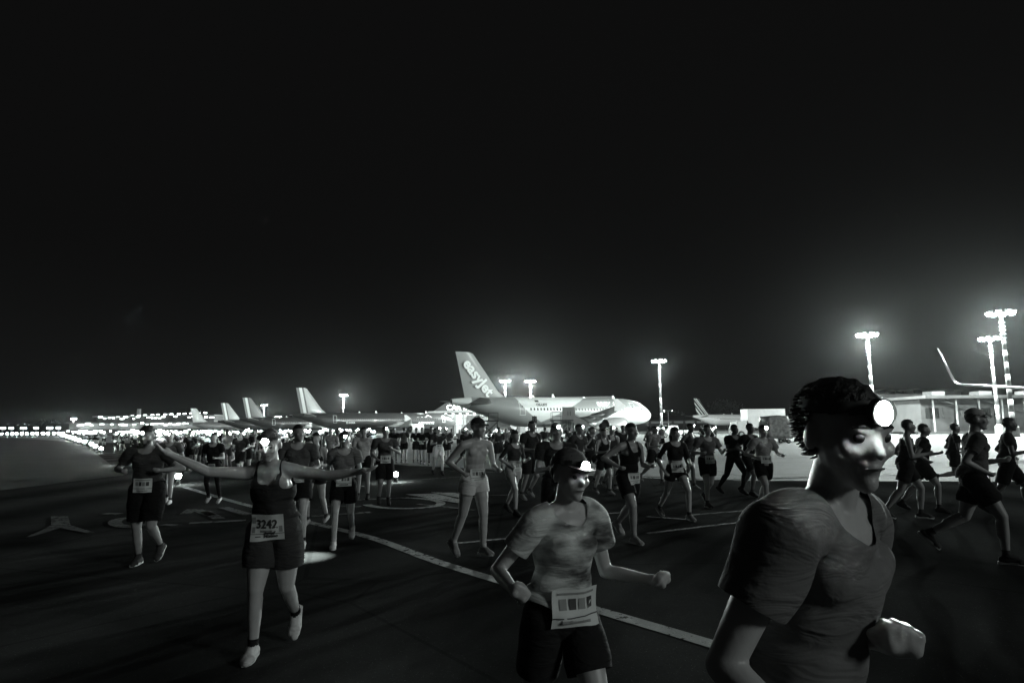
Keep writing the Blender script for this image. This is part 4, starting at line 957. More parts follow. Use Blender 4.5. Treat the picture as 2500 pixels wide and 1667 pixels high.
FIG = {}
def person(label, pos, yaw, H=1.74, pose=None, skin='m', top=('tee', .1), bottom=('shorts', .02), hair='short', hairm=None, lamp=0, lamp_on=True, bib=0.0, vox=.02, hands=0, female=False, shoes=.3, sock=.05, group='runners crossing the apron', lift=0.0, heavy=1.0, cap=None, bib_fn=None, lamp_power=0, face=True, eyes=False, name='person', lampdir=(0, -1, -.25), root=None, cat='person'):
    pose = pose or run_pose(0)
    g, J = make_rig(H, pose, female, hands, heavy)
    V, F = rig_mesh(g); zmin = V[:, 2].min() - .012
    V[:, 2] += lift - zmin; dz = Vector((0, 0, lift - zmin))
    g.b = [(a, p + dz, q + dz, r0, r1, M) for a, p, q, r0, r1, M in g.b]
    for k_ in list(J):
        if isinstance(J[k_], Vector) and not k_.startswith(('fd', 'fu', 'ud', 'fad')): J[k_] = J[k_] + dz
    hk, Hm, hc = J['hk'], J['Hm'], J['headc']; k = J['k']; hp = lambda x, y, z: hc + Hm @ (Vector((x, y, z)) * hk); up = lambda x, y, z: J['pelvis'] + J['T'] @ (Vector((x, y, z)) * k)
    V, N, Q = remesh(V, F, vox, 2 if vox < .013 else 2); pid = classify(V, g)
    body = np_mesh('person', V, Q); body.materials.append(SKIN[skin])
    o = link(name, body, None, pos, yaw)
    tag(o, label, cat, group)
    tau = par(V, J['pelvis'], up(0, .012, .45)); Ti = np.array(J['T'].inverted()); loc = (V - np.array(J['pelvis'])) @ Ti.T / k
    Hi = np.array(Hm.inverted()); hl = (V - np.array(hc)) @ Hi.T / hk
    wn = wr_noise(V); folds = wr_noise(V, .62) + .35 * wn
    lx = loc[:, 0]; lz = loc[:, 2]; ly = loc[:, 1]
    def sub(nm, keep, off, m, snap=None, sm=0, nz=None):
        r = extract(V, N, Q, keep, off, snap, sm, nz)
        if r is None: return None
        me = np_mesh(nm, r[0], r[1]); me.materials.append(m); return link(nm, me, o)
    cm = lambda x: x if not isinstance(x, (int, float)) else cloth(x)
    kind, tg = top
    # bottoms
    bk, bg = bottom
    ln = {'shorts': .62, 'short': .36, 'long_shorts': .85, 'tights': 9, 'half': .8}[bk]
    tL, tR = par(V, J['hipL'], J['kneeL']), par(V, J['hipR'], J['kneeR'])
    keep = (is_p(pid, 'torso') & (lz < .10)) | (is_p(pid, 'thighL') & (tL < ln)) | (is_p(pid, 'thighR') & (tR < ln))
    flare = np.where(is_p(pid, 'thighL'), np.clip(tL, 0, 1), np.where(is_p(pid, 'thighR'), np.clip(tR, 0, 1), 0))
    if bk == 'tights':
        keep |= (is_p(pid, 'shinL') & (par(V, J['kneeL'], J['ankleL']) < .92)) | (is_p(pid, 'shinR') & (par(V, J['kneeR'], J['ankleR']) < .92)); off = np.full(len(V), .004)
    elif bk == 'half': off = np.full(len(V), .004)
    else: off = .012 + flare * .032
    def snapb(sel):
        out = np.zeros((len(sel), 3))
        for tt, a, b, nm in ((tL, 'hipL', 'kneeL', 'thighL'), (tR, 'hipR', 'kneeR', 'thighR')):
            ms = is_p(pid[sel], nm) & (np.abs(tt[sel] - ln) < .12); ax = np.array(J[b] - J[a]); out[ms] += (ln - tt[sel][ms])[:, None] * ax
        return out
    sub('tights' if bk == 'tights' else 'shorts', keep, off + .002, cm(bg), snapb, 4 if vox < .013 else 1, (folds * (.003 + .009 * flare) if bk not in ('tights', 'half') else None))
    # tops
    if kind != 'none':
        hem = {'tee': -.03, 'tank': -.03, 'long': -.03, 'bra': .22, 'crop': .16}[kind]
        kp = is_p(pid, 'torso', 'neck') & (lz > hem)
        neck_r = np.sqrt((lx / 1.15) ** 2 + (ly + .01) ** 2)
        if kind in ('tank', 'bra'):
            kp &= ~((lz > .33) & (np.abs(lx) > .118)) & ~((lz > .37) & (np.abs(lx) < .052 + .0 * lx) & (ly < .03)) & ~((lz > .43) & (np.abs(lx) < .06))
            kp &= ~is_p(pid, 'neck')
        else:
            kp &= ~((lz > .43) & (neck_r < .070)) & ~(is_p(pid, 'neck') & (lz > .45))
            sl = .55 if kind == 'tee' else 9
            for sd in 'LR':
                ta = par(V, J['sh' + sd], J['elb' + sd]); kp |= is_p(pid, 'uarm' + sd) & (ta < sl)
                if kind == 'long': kp |= is_p(pid, 'farm' + sd) & (par(V, J['elb' + sd], J['wr' + sd]) < .93)
        fit = .006 if kind in ('bra', 'long', 'crop') else .021
        arm = is_p(pid, 'uarmL', 'uarmR')
        off = fit + np.clip(.18 - lz, 0, .2) * (.13 if kind in ('tee', 'tank') else 0) + arm * (.012 if kind == 'tee' else 0)
        off = np.where(lz > .36, off * np.clip((neck_r - .055) / .07, .25, 1), off)
        nzt = folds * (1.5 if vox < .011 else 1.0) * (.0085 if kind in ('tee', 'tank') else .003)
        def snapt(sel):
            out = np.zeros((len(sel), 3)); ms = is_p(pid[sel], 'torso') & (np.abs(lz[sel] - hem) < .05)
            out[ms] += ((hem - lz[sel][ms]) * k)[:, None] * np.array(J['T'] @ Vector((0, 0, 1)))
            for sd in 'LR':
                ta = par(V[sel], J['sh' + sd], J['elb' + sd]); m2 = is_p(pid[sel], 'uarm' + sd) & (np.abs(ta - .55) < .13)
                if kind == 'tee': out[m2] += (.55 - ta[m2])[:, None] * np.array(J['elb' + sd] - J['sh' + sd])
            return out
        sub({'bra': 'sports_top', 'long': 'long_sleeve_shirt', 'crop': 'crop_top'}.get(kind, 'shirt'), kp, off + .004, cm(tg), snapt, (20 if kind in ('tee', 'tank') else 5) if vox < .011 else (6 if vox < .017 else 2), nzt)
    # socks and shoes
    for sd in 'LR':
        ts = par(V, J['knee' + sd], J['ankle' + sd])
        if sock is not None: sub('sock', (is_p(pid, 'shin' + sd) & (ts > .84)) | (is_p(pid, 'foot' + sd) & (ts < 1.08)), .004, cloth(sock))
        so = sub('shoe', is_p(pid, 'foot' + sd) & (ts > .97), .008 + .004 * wn * .3, cloth(shoes))
        a, b, fd, fu = J['heel' + sd], J['toe' + sd], J['fd' + sd], J['fu' + sd]; nv = fd.cross(fu).normalized()
        if so and vox < .016:
            pr = [(-.045, .028), (-.05, 0), (-.04, -.03), (.03, -.034), (.12, -.046), (.185, -.040), (.225, -.012), (.226, .014), (.19, .04), (.12, .046), (.03, .036), (-.03, .034)]
            c0 = a - fu * .042 * k
            MB().prism([c0 + fd * x * k + nv * y * k for x, y in pr], fu * .026 * k).build('sole', M_SOLE, so)
    # hair
    hm = hairm or M_HAIRD
    if hair != 'bald':
        front = -.052 + .35 * np.clip(hl[:, 2] - .055, 0, 1) * -2.2
        kp = is_p(pid, 'head', 'neck') & (((hl[:, 2] > .052) & (hl[:, 1] > -.105)) | ((hl[:, 1] > .0 - .3 * (hl[:, 2])) & (hl[:, 2] > -.055) & ((np.abs(hl[:, 0]) < .078)) & (hl[:, 1] > .012)))
        off = {'short': .008, 'buzz': .003}.get(hair, .013) + .004 * np.sin(hl[:, 0] * 160) * np.sin(hl[:, 2] * 140 + hl[:, 1] * 120)
        ho = sub('hair', kp, np.maximum(off, .002), hm)
        if eyes and hair not in ('bald', 'buzz') and ho and cap is None:
            rs = random.Random(5); sb = MB()
            src = np.where(kp)[0]
            for q_ in range(2600):
                i = int(src[rs.randrange(len(src))]); p0 = Vector(V[i] + N[i] * .004); nn = Vector(N[i]); back = (Hm @ Vector((rs.uniform(-.5, .5), .9, -.35))).normalized()
                d1 = (nn * .38 + back * .95).normalized(); L_ = rs.uniform(.014, .030) * hk
                p1 = p0 + d1 * L_ * .5; p2 = p1 + (d1 * .3 + back * .7 + nn * rs.uniform(-.1, .3)).normalized() * L_ * .6
                sb.tube([p0, p1, p2], [.0030, .0026, .0006], 4, caps=False)
            sb.build('hair_strands', hm, ho, True, fix=False)
        if hair in ('pony', 'long') and ho:
            pts = [hp(0, .095, .055), hp(.012, .145, .03), hp(.03, .165, -.06), hp(.035, .15, -.16)] if hair == 'pony' else [hp(0, .08, .03), hp(0, .105, -.05), hp(.01, .10, -.14), hp(.012, .085, -.23)]
            rd = [.022, .034, .030, .008] if hair == 'pony' else [.06, .075, .07, .03]
            MB().tube([Vector(p) for p in pts], [r_ * hk for r_ in rd], 10).build('ponytail' if hair == 'pony' else 'long_hair', hm, ho, True)
        if hair == 'beard' and ho: sub('beard', is_p(pid, 'head') & (hl[:, 2] < -.035) & (hl[:, 1] < .0) & ~((np.abs(hl[:, 2] + .058) < .012) & (np.abs(hl[:, 0]) < .022)), .006, hm)
    if cap is not None:
        co = sub('cap', is_p(pid, 'head') & (hl[:, 2] > .048), .016, cm(cap))
        if co:
            b = MB(); n = 10; top_, bot_ = [], []
            for i in range(n + 1):
                a = math.pi * (i / n); x = -.07 * math.cos(a); y = -.075 - .085 * math.sin(a); z = .056 - .012 * math.sin(a)
                top_.append(hp(x, y, z)); bot_.append(hp(x, y, z - .006))
            b.loft([top_, bot_]).build('brim', cm(cap), co)
    if eyes:
        for sx_ in (-1, 1):
            MB().sphere(hp(sx_ * .031, -.0815, .004), .0125 * hk, 10, 6).build('eye', M_EYE, o, True)
            MB().tube([hp(sx_ * .014, -.098, .026), hp(sx_ * .032, -.097, .030), hp(sx_ * .05, -.083, .024)], [.003, .0042, .002], 6).build('eyebrow', hm, o)
        MB().tube([hp(-.022, -.0925, -.060), hp(0, -.0995, -.061), hp(.022, -.0925, -.060)], [.002, .0032, .002], 6).build('mouth', mat('lip_line', .08, .6), o)
    if lamp:
        st = sub('headlamp_strap', is_p(pid, 'head') & (hl[:, 2] > .044) & (hl[:, 2] < .074), .016 if hair not in ('bald', 'buzz') else .009, M_STRAP)
        st = st or o
        c = hp(0, -.099 if hair in ('bald', 'buzz') else -.104, .060)
        fw_ = Hm @ Vector((0, -1, 0)) * hk; lb = MB().tube([c - fw_ * .016, c - fw_ * .006, c + fw_ * .012, c + fw_ * .014], [.016 * lamp, .023 * lamp, .023 * lamp, .0215 * lamp], 14).build('headlamp', M_LAMPB, o, 'auto')
        MB().sphere(c + Hm @ Vector((0, -.009, 0)) * hk, (.0215 * lamp, .013 * lamp, .0215 * lamp), 12, 8).build('lens', M_HLAMP if lamp_on else M_GSEW, lb, True)
        if lamp_power:
            l = bpy.data.lights.new('headlamp_beam', 'SPOT'); l.energy = lamp_power; l.spot_size = R(30); l.spot_blend = .9; l.shadow_soft_size = .03; l.color = LIGHT_COL
            q = bpy.data.objects.new('headlamp_beam', l); COL.objects.link(q); q.parent = o; q.location = c + Hm @ Vector((0, -.05, -.0)) * hk
            q.rotation_euler = (Hm @ Vector(lampdir)).to_track_quat('-Z', 'Y').to_euler()
    # race bib laid over the belly
    if bib:
        ch = [c for c in o.children if c.name.split('.')[0] in ('shirt', 'long_sleeve_shirt', 'shorts', 'tights')]
        Vb = [V + N * .004]; Qb = [Q]; oo = len(V)
        for c in ch:
            n = len(c.data.vertices); a = np.empty(n * 3, np.float32); c.data.vertices.foreach_get('co', a); b = np.empty(len(c.data.polygons) * 4, np.int32); c.data.polygons.foreach_get('vertices', b)
            Vb.append(a.reshape(-1, 3)); Qb.append(b.reshape(-1, 4) + oo); oo += n
        bv = BVHTree.FromPolygons([tuple(x) for x in np.concatenate(Vb)], [tuple(int(i) for i in x) for x in np.concatenate(Qb)])
        zb = bib_fn['z'] if bib_fn else .05; wdt, hgt = (bib_fn['w'], bib_fn['h']) if bib_fn else (.22, .165)
        fwd = J['T'] @ Vector((0, -1, 0))
        def onb(x, y, e=.006):
            s_ = up(x, -.6, zb + y); h = bv.ray_cast(s_, -fwd)
            return (h[0] + fwd * e) if h[0] else up(x, -.14, zb + y)
        nx, ny = 10, 8
        P_ = [[onb(wdt * (i / nx - .5), hgt * (j / ny - .5)) for i in range(nx + 1)] for j in range(ny + 1)]
        # keep the paper stiff: smooth its depth
        for _ in range(6):
            for j in range(ny + 1):
                for i in range(nx + 1):
                    nb = [P_[jj][ii] for jj, ii in ((j - 1, i), (j + 1, i), (j, i - 1), (j, i + 1)) if 0 <= jj <= ny and 0 <= ii <= nx]
                    a = sum((q.dot(fwd) for q in nb)) / len(nb); d_ = P_[j][i].dot(fwd)
                    P_[j][i] = P_[j][i] + fwd * max(0, (a - d_)) * .8
        b = MB(); b.loft(P_, closed=False, caps=False); bo = b.build('race_bib', M_BIB, o, True, fix=False)
        def bl(x, y, e=.003):
            fx = min(max((x / wdt + .5) * nx, 0), nx - 1e-4); fy = min(max((y / hgt + .5) * ny, 0), ny - 1e-4); i, j = int(fx), int(fy); u_, v_ = fx - i, fy - j
            return (P_[j][i] * (1 - u_) + P_[j][i + 1] * u_) * (1 - v_) + (P_[j + 1][i] * (1 - u_) + P_[j + 1][i + 1] * u_) * v_ + fwd * e
        def bar(nm, x0, x1, y0, y1, m):
            MB().loft([[bl(x0 + (x1 - x0) * i / 6, y) for i in range(7)] for y in (y0, y1)], closed=False, caps=False).build(nm, m, bo, fix=False)
        if bib_fn and bib_fn.get('num'):
            lettering('bib_number', bib_fn['num'], lambda x, y: bl(-x * -1.0, y - .002, .004), M_BIBP, bo, .085, .0022, 'CENTER')
            lettering('bib_maker_mark', bib_fn['mark'], lambda x, y: bl(x + .025, y - .073, .004), M_BIBP, bo, .034, .0012, 'CENTER', .3)
            bar('bib_stripe', -wdt / 2, wdt / 2, -.043, -.047, M_BIBP); bar('bib_block', -wdt * .46, -wdt * .36, .03, .075, M_BIBG); bar('bib_block', -wdt * .46, -wdt * .36, -.035, .005, M_BIBG); bar('bib_block', wdt * .36, wdt * .46, -.035, .01, M_BIBG)
            bar('bib_block', -.05, .06, -.018, -.034, M_BIBG); bar('bib_mark', -.085, -.045, -.06, -.066, M_BIBP)
        else:
            for q_ in range(4): bar('bib_print', wdt * (-.36 + q_ * .19), wdt * (-.22 + q_ * .19), -hgt * .02, hgt * .26, M_BIBP if q_ % 2 else M_BIBG)
            bar('bib_stripe', -wdt * .5, wdt * .5, -hgt * .2, -hgt * .23, M_BIBP); bar('bib_stripe', -wdt * .3, wdt * .3, -hgt * .33, -hgt * .4, M_BIBG); bar('bib_stripe', -wdt * .4, wdt * .4, hgt * .36, hgt * .42, M_BIBG)
    return o, J
# forward of a figure at yaw 0 is towards the camera (-Y); positive yaw turns it to the picture's right
GR = 'runners crossing the apron'
def P_(ph, stride=1.0, lean=.12, **k):
    d = run_pose(ph, stride, lean); d.update(k); return d
def gp(u, d): return bearing(u, d)
# --- nearest figures
hero = dict(legL=(-.12, .72, -.1, .0), legR=(.20, .28, .06, .03), armL=((.91, -.36, -.10), (.92, -.38, .13), 'open'), armR=((-.82, -.42, .08), (-.74, -.46, .46), 'open'), lean=.15, twist=-.14, head=(.0, .22, 0), side=-.03)
person('runner with arms spread wide in dark vest wearing number 3242', ground(660, 1604), R(4), 1.72, hero, 'l', ('tank', .035), ('shorts', .05), 'buzz', lamp=1.3, bib=1, vox=.0095, hands=1, shoes=.6, sock=.02, eyes=True, hairm=M_HAIRL,
       bib_fn=dict(z=.035, w=.25, h=.19, num='3242', mark='Mizuno'), heavy=1.14)
nw = dict(legL=(.45, .75, .0, .02), legR=(-.25, .5, -.3, .02), armL=((.30, .10, -.94), (.42, -.88, -.02)), armR=((-.50, .40, -.76), (-.10, -.95, -.12)), lean=.14, twist=.15, head=(.1, .05, .05))
person('runner in cap, light patterned shirt and pale number sheet, close at the centre', gp(1358, 3.0), R(24), 1.60, nw, 'l', ('tee', M_CAMO), ('shorts', .02), 'pony', lamp=1.1, bib=1, vox=.0080, hands=1, female=True, eyes=True, bib_fn=dict(z=.05, w=.25, h=.17), cap=.12)
nr = dict(legL=(.55, .8, .0, .02), legR=(-.3, .55, -.3, .02), armL=((.12, .34, -.93), (-.72, -.66, .12)), armR=((-.30, .35, -.88), (-.10, -.80, -.55)), lean=.28, twist=-.1, head=(-.62, .05, .0))
person('closest person in grey t-shirt and bright headlamp running to the right', gp(1890, 1.85), R(46), 1.86, nr, 'l', ('tee', .16), ('shorts', .02), 'short', lamp=1.35, bib=0, vox=.0076, hands=1, eyes=True, heavy=1.1, lamp_power=6)
# --- second rank, each placed by the spot its feet touch
FIGS = [
 # label, (u, v feet), yaw, H, pose, kwargs
 ('stocky runner in dark clothes with headlamp and elbows out at the left', (348, 1384), 6, 1.80, P_(.2, .75, .1, armL=(-.25, 1.9, .75, .8), armR=(-.3, 1.9, .75, .8), head=(0, .2, 0)), dict(skin='m', top=('tee', .05), bottom=('long_shorts', .012), hair='beard', lamp=1.0, bib=1, heavy=1.15, vox=.014, shoes=.06)),
 ('runner looking aside over the shoulder of the spread arms runner', (722, 1336), 10, 1.80, P_(2.6, .8, .08, head=(.5, 0, 0)), dict(skin='l', top=('tee', .10), bottom=('shorts', .015), hair='short', bib=1, vox=.014, shoes=.7, sock=.02)),
 ('walker in a crop top behind the runner looking aside', (768, 1283), -8, 1.66, P_(4.2, .55, .05), dict(skin='l', top=('bra', .03), bottom=('short', .02), hair='pony', female=True, bib=1, vox=.016)),
 ('runner in grey shirt, black shorts and white shoes with a bright number sheet', (836, 1334), 10, 1.72, P_(5.3, .8, .1, head=(.1, .1, 0)), dict(skin='l', top=('tee', .16), bottom=('shorts', .012), hair='long', female=True, bib=1, vox=.014, shoes=.75, sock=.5, lamp=1.0, lamp_power=1600, lampdir=(-.35, -.45, -1))),
 ('person in white shirt and black shorts standing behind the grey shirt runner', (886, 1221), 5, 1.74, dict(legL=(.08, .1, 0, .03), legR=(-.05, .08, 0, .05), armL=(-.05, .25, .16), armR=(.1, .5, .16), lean=.02), dict(skin='m', top=('tee', .62), bottom=('shorts', .015), hair='short', vox=.016, shoes=.03, sock=.02)),
 ('dark runner folding an arm across the chest beside a ground light', (938, 1236), 18, 1.76, P_(3.6, .6, .08, armL=(.5, 1.75, .35, 1.1), armR=(-.3, 1.5, .3)), dict(skin='m', top=('tee', .09), bottom=('long_shorts', .015), hair='short', bib=1, vox=.016, shoes=.05, lamp=1.0)),
 ('bare chested runner in white shorts crossing the centre', (1158, 1364), 40, 1.80, P_(1.0, .95, .14, legR=(-.25, .25, -.15, .02), legL=(.15, .2, .1, .02), armR=(-.5, 1.7, .45), armL=(.1, 1.5, .25), head=(.15, .05, 0)), dict(skin='l', top=('none', 0), bottom=('short', .66), hair='short', bib=1, vox=.0125, shoes=.25, sock=.5, cap=.03, bib_fn=dict(z=.06, w=.22, h=.15))),
 ('runner in dark top just right of the bare chested runner', (1254, 1258), 35, 1.70, P_(4.6, .8), dict(skin='l', top=('crop', .05), bottom=('short', .5), hair='long', female=True, vox=.016, bib=1, shoes=.03)),
 ('dark clad runner half hidden behind the patterned shirt cap wearer', (1296, 1222), 40, 1.84, P_(.4, .7), dict(skin='m', top=('tee', .03), bottom=('long_shorts', .02), hair='short', vox=.016)),
 ('headlamp wearer in dark shirt directly behind the patterned shirt runner', (1362, 1352), 10, 1.82, P_(2.0, .8), dict(skin='l', top=('tee', .03), bottom=('shorts', .02), hair='bald', lamp=1.1, vox=.014)),
 ('runner with headlamp in dark shirt before the boarding stairs', (1412, 1214), 40, 1.80, P_(4.0, .8), dict(skin='m', top=('tee', .06), bottom=('shorts', .02), hair='short', lamp=1.0, vox=.016, bib=1)),
 ('runner in black raising an arm near the foot of the stairs', (1444, 1184), 55, 1.74, P_(.9, .9, .12, armR=(.6, 2.1, .8)), dict(skin='l', top=('tee', .03), bottom=('shorts', .015), hair='pony', female=True, vox=.018)),
 ('runner in a black vest and skirt with a white pouch', (1476, 1208), 30, 1.66, P_(1.2, .5, .06), dict(skin='l', top=('tank', .015), bottom=('shorts', .015), hair='short', female=True, vox=.016, bib=1, bib_fn=dict(z=-.02, w=.16, h=.1))),
 ('slim runner with number sheet and lamp behind the white pouch runner', (1494, 1196), 20, 1.74, P_(3.0, .6), dict(skin='l', top=('tank', .05), bottom=('shorts', .02), hair='bald', vox=.018, bib=1, lamp=1.2)),
 ('small runner with hands on hips in front of the airliner nose', (1524, 1158), 10, 1.74, P_(.0, .3, .04, armL=((.75, .2, -.62), (-.72, -.3, -.6)), armR=((-.75, .2, -.62), (.72, -.3, -.6))), dict(skin='m', top=('tee', .04), bottom=('shorts', .02), hair='short', vox=.02)),
 ('runner in deep scooped black vest with swinging elbow, front of the right hand group', (1540, 1322), 28, 1.80, P_(5.2, .8, .14, armR=(-.55, 1.8, .8), armL=(.0, 1.7, .3)), dict(skin='m', top=('tank', .012), bottom=('shorts', .02), hair='short', bib=1, vox=.0125, shoes=.4, sock=.3, bib_fn=dict(z=-.01, w=.22, h=.15))),
 ('runner with headlamp glancing back beside the parked pickup', (1598, 1182), 40, 1.76, P_(2.2, .8), dict(skin='m', top=('tee', .2), bottom=('shorts', .02), hair='short', lamp=1.1, vox=.018)),
 ('runner in black top and skirt striding wide', (1654, 1268), 15, 1.76, P_(1.35, 1.0, .08, armL=(.1, 1.4, .3), armR=(-.4, 1.0, .4)), dict(skin='l', top=('crop', .02), bottom=('short', .012), hair='long', female=True, vox=.014, bib=1)),
 ('runner in dark vest close behind the wide striding runner', (1686, 1194), 35, 1.80, P_(4.9, .7), dict(skin='d', top=('tank', .06), bottom=('shorts', .02), hair='short', vox=.018, lamp=.9)),
 ('runner in grey t-shirt with big white number sheet', (1732, 1238), 12, 1.74, P_(5.6, .7, .1, armL=(.1, 1.8, .5), armR=(-.1, 1.8, .5)), dict(skin='l', top=('tee', .15), bottom=('shorts', .015), hair='short', bib=1, vox=.014, shoes=.05)),
 ('first of two runners in all black outfits running together', (1796, 1208), 30, 1.78, P_(1.1, .95), dict(skin='d', top=('tee', .012), bottom=('tights', .012), hair='short', vox=.016, shoes=.03)),
 ('second of two runners in all black outfits, nearer the grey shirt pair', (1834, 1212), 25, 1.80, P_(4.3, .9), dict(skin='d', top=('tee', .015), bottom=('half', .015), hair='short', vox=.016, shoes=.03, bib=1, bib_fn=dict(z=.02, w=.1, h=.1))),
 ('runner in pale t-shirt and black shorts with a dazzling headlamp', (1870, 1248), 8, 1.76, P_(4.9, .85, .1, armL=(-.1, 1.7, .6), armR=(-.2, 1.7, .6)), dict(skin='l', top=('tee', .3), bottom=('shorts', .012), hair='short', lamp=1.5, bib=1, vox=.014, shoes=.7, bib_fn=dict(z=.1, w=.22, h=.14))),
 ('slim dark runner seen from the side just right of the closest person', (2224, 1268), 70, 1.82, P_(1.3, .8), dict(skin='m', top=('tank', .02), bottom=('shorts', .02), hair='short', vox=.014, shoes=.04)),
 ('runner in black with arm swung back near the bright mast footing', (2262, 1250), 65, 1.74, P_(4.5, .8), dict(skin='m', top=('tee', .02), bottom=('shorts', .02), hair='short', vox=.016, shoes=.04)),
 ('dark runner kicking a heel back behind the tall grey shirt runner', (2338, 1204), 75, 1.72, P_(2.7, 1.1), dict(skin='m', top=('tee', .02), bottom=('shorts', .015), hair='short', vox=.016, shoes=.03)),
 ('tall runner in grey t-shirt, black shorts and pale cap at the right', (2400, 1372), 62, 1.92, P_(5.4, .9, .1), dict(skin='m', top=('tee', .10), bottom=('shorts', .015), hair='short', vox=.0125, cap=.4, heavy=1.12, shoes=.05)),
 ('dark runner cut by the right edge of the picture', (2474, 1258), 60, 1.84, P_(1.8, .8), dict(skin='d', top=('tee', .03), bottom=('long_shorts', .012), hair='short', vox=.016, shoes=.03, bib=1)),
 ('small runner in black with a lamp behind the bare chested runner', (1140, 1150), -10, 1.72, P_(.2, .3, .03), dict(skin='m', top=('tee', .02), bottom=('shorts', .02), hair='short', vox=.022, lamp=1.2)),
 ('pale legged walker under the dark boarding stairs', (1218, 1146), 25, 1.74, P_(1.1, .5, .04), dict(skin='m', top=('tee', .03), bottom=('shorts', .02), hair='short', vox=.022)),
 ('figure in grey top and dark shorts facing away, left of the standing pair', (986, 1131), 160, 1.78, dict(legL=(.05, .05, 0, .06), legR=(-.05, .05, 0, .06), armL=(.0, .2, .3), armR=(.0, .2, .3), lean=.02), dict(skin='l', top=('tee', .09), bottom=('shorts', .015), hair='short', vox=.022)),
 ('left one of the standing pair in black', (1016, 1131), 20, 1.74, P_(.3, .3, .02), dict(skin='l', top=('tee', .012), bottom=('shorts', .012), hair='short', vox=.022)),
 ('right one of the standing pair in black with pale patch', (1031, 1134), -10, 1.78, P_(2.9, .35, .02), dict(skin='l', top=('tee', .012), bottom=('shorts', .015), hair='short', vox=.022, bib=1)),
 ('dark walker in long shorts beside the white shorts walker', (1053, 1137), 5, 1.80, P_(1.9, .35, .02), dict(skin='m', top=('tee', .012), bottom=('long_shorts', .012), hair='short', vox=.022)),
 ('walker in white shorts and dark shirt with a headlamp', (1070, 1160), 25, 1.80, P_(1.2, .55, .03, armL=(.5, 1.4, .2), armR=(.2, 1.5, .3)), dict(skin='l', top=('tee', .03), bottom=('shorts', .65), hair='short', vox=.018, lamp=1.4, shoes=.03, sock=.02, bib=1)),
 ('slim walker with headlamp right of the white shorts walker', (1091, 1135), -5, 1.74, P_(2.0, .3, .02), dict(skin='l', top=('tee', .08), bottom=('shorts', .02), hair='short', vox=.022, lamp=1.4)),
 ('dark walker just left of the figure in grey top', (962, 1130), 12, 1.78, P_(2.3, .4, .02), dict(skin='m', top=('tee', .015), bottom=('shorts', .02), hair='short', vox=.022)),
 ('dark runner with a lamp behind the person in white shirt', (902, 1122), 5, 1.78, P_(.8, .5, .04), dict(skin='m', top=('tee', .015), bottom=('tights', .012), hair='short', vox=.022, lamp=1.4)),
 ('walker lit from the side behind the stocky runner beside a ground light', (408, 1230), 10, 1.72, P_(2.1, .6, .05), dict(skin='l', top=('tee', .12), bottom=('short', .05), hair='short', vox=.018, shoes=.7, lamp=1.2)),
 ('runner in black tights with a pale waist pouch under the outstretched arm', (516, 1232), 4, 1.66, P_(3.7, .7, .08), dict(skin='l', top=('tee', .015), bottom=('tights', .012), hair='pony', female=True, vox=.018, shoes=.6, bib=1, bib_fn=dict(z=-.03, w=.16, h=.1))),
 ('small runner in black shorts beyond the raised hand', (462, 1152), 6, 1.76, P_(1.0, .8), dict(skin='l', top=('tee', .03), bottom=('shorts', .012), hair='short', vox=.022)),
 ('broad runner in dark shirt in the middle of the left crowd', (546, 1148), 8, 1.80, P_(.6, .6), dict(skin='m', top=('tee', .012), bottom=('shorts', .012), hair='short', vox=.022, heavy=1.1)),
 ('wide shouldered dark runner just left of the lamp lit head', (598, 1165), 12, 1.80, P_(4.4, .6), dict(skin='l', top=('tee', .015), bottom=('shorts', .012), hair='short', vox=.022, heavy=1.12, lamp=1.3)),
 ('dark runner between the arm and the crowd, pale shin showing', (585, 1168), 5, 1.74, P_(1.2, .7), dict(skin='l', top=('tee', .02), bottom=('long_shorts', .012), hair='short', vox=.022)),
 ('pale cap runner in grey shirt behind the crop top walker', (806, 1160), 4, 1.76, P_(2.5, .6), dict(skin='m', top=('tee', .3), bottom=('shorts', .02), hair='short', vox=.02, cap=.6)),
]
for lab, (u, v), yw, H, pose, kw in FIGS:
    person(lab, ground(u, v), R(yw), H, pose, group=GR, **kw)

